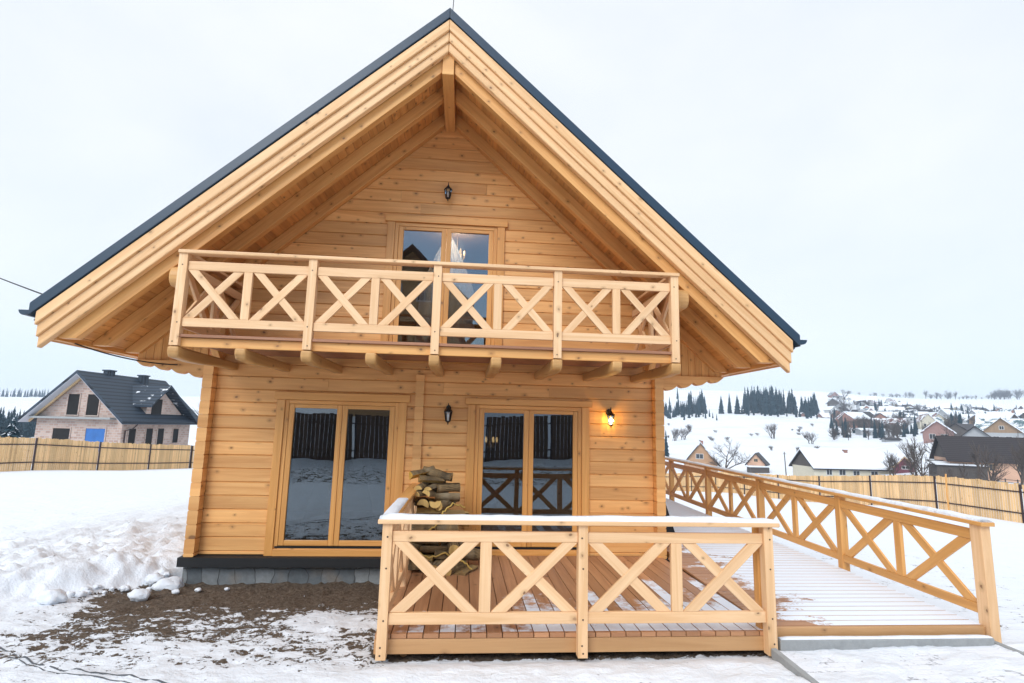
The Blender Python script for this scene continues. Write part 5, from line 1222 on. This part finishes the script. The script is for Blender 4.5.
W = bpy.data.worlds.new('World'); S.world = W; W.use_nodes = True; nt = W.node_tree; nt.nodes.clear()
out = nt.nodes.new('ShaderNodeOutputWorld')
sky = N(nt, 'ShaderNodeTexSky', sky_type='NISHITA', sun_disc=False, sun_elevation=R(37), sun_rotation=R(205), air_density=1.4, dust_density=.4, ozone_density=3.)
b1 = N(nt, 'ShaderNodeBackground', i_Strength=.15); L(nt, sky.outputs[0], b1.inputs[0])
tc = N(nt, 'ShaderNodeTexCoord').outputs['Generated']; sp_ = N(nt, 'ShaderNodeSeparateXYZ'); L(nt, tc, sp_.inputs[0])
cl = N(nt, 'ShaderNodeTexNoise', i_Scale=2.1, i_Detail=5., i_Roughness=.5, i_Distortion=.3); L(nt, scaled(nt, tc, (1, 1, 2.2)), cl.inputs['Vector'])
ccol = mixc(nt, ramp(nt, cl.outputs[0], .32, .68), (.755, .795, .845), (.87, .885, .905))
hor = ramp(nt, sp_.outputs[2], .0, .16); ccol = mixc(nt, hor, (.67, .735, .805), ccol)
zen = ramp(nt, sp_.outputs[2], .72, 1.); ccol = mixc(nt, zen, ccol, (1.15, 1.18, 1.22))
b2 = N(nt, 'ShaderNodeBackground', i_Strength=.785); L(nt, ccol, b2.inputs[0])
# the overcast thins to blue low in the sky behind the camera
back = math_(nt, 'MULTIPLY', ramp(nt, math_(nt, 'MULTIPLY', sp_.outputs[1], -1.), .35, .8), ramp(nt, sp_.outputs[2], .5, .75, (1, 1, 1, 1), (0, 0, 0, 1)))
mask = math_(nt, 'SUBTRACT', .94, math_(nt, 'MULTIPLY', back, .86))
mx = N(nt, 'ShaderNodeMixShader'); L(nt, mask, mx.inputs[0]); L(nt, b1.outputs[0], mx.inputs[1]); L(nt, b2.outputs[0], mx.inputs[2]); L(nt, mx.outputs[0], out.inputs[0])

sl = bpy.data.lights.new('sun', 'SUN'); sl.energy = 1.5; sl.angle = R(32); sl.color = (1., .97, .925)
so = bpy.data.objects.new('sun', sl); COL.objects.link(so)
sd_ = V((-.42, -.74, .64)).normalized(); so.rotation_euler = (-sd_).to_track_quat('-Z', 'Y').to_euler(); so.location = (-20, -40, 40)

cam = bpy.data.cameras.new('camera'); co = bpy.data.objects.new('camera', cam); COL.objects.link(co); S.camera = co
cam.sensor_width = 36.; cam.lens = 547.743 / 1024 * 36; cam.clip_start = .05; cam.clip_end = 6000
RR, UU, FF = V((0.99589883, -0.08732093, 0.0236765)), V((-0.03673868, -0.15116368, 0.9878258)), V((0.08267884, 0.9846444, 0.15375179))
co.matrix_world = Matrix(((RR.x, UU.x, -FF.x, .322), (RR.y, UU.y, -FF.y, -8.393), (RR.z, UU.z, -FF.z, 1.875), (0, 0, 0, 1)))

S.view_settings.view_transform = 'Standard'; S.view_settings.look = 'None'; S.view_settings.exposure = .59; S.view_settings.gamma = 1; S.view_settings.use_curve_mapping = False
S.render.engine = 'CYCLES'; S.cycles.use_denoising = True; S.cycles.max_bounces = 8; S.cycles.transparent_max_bounces = 16; S.cycles.volume_bounces = 1; S.cycles.sample_clamp_indirect = 6.; S.cycles.caustics_reflective = False; S.cycles.caustics_refractive = False
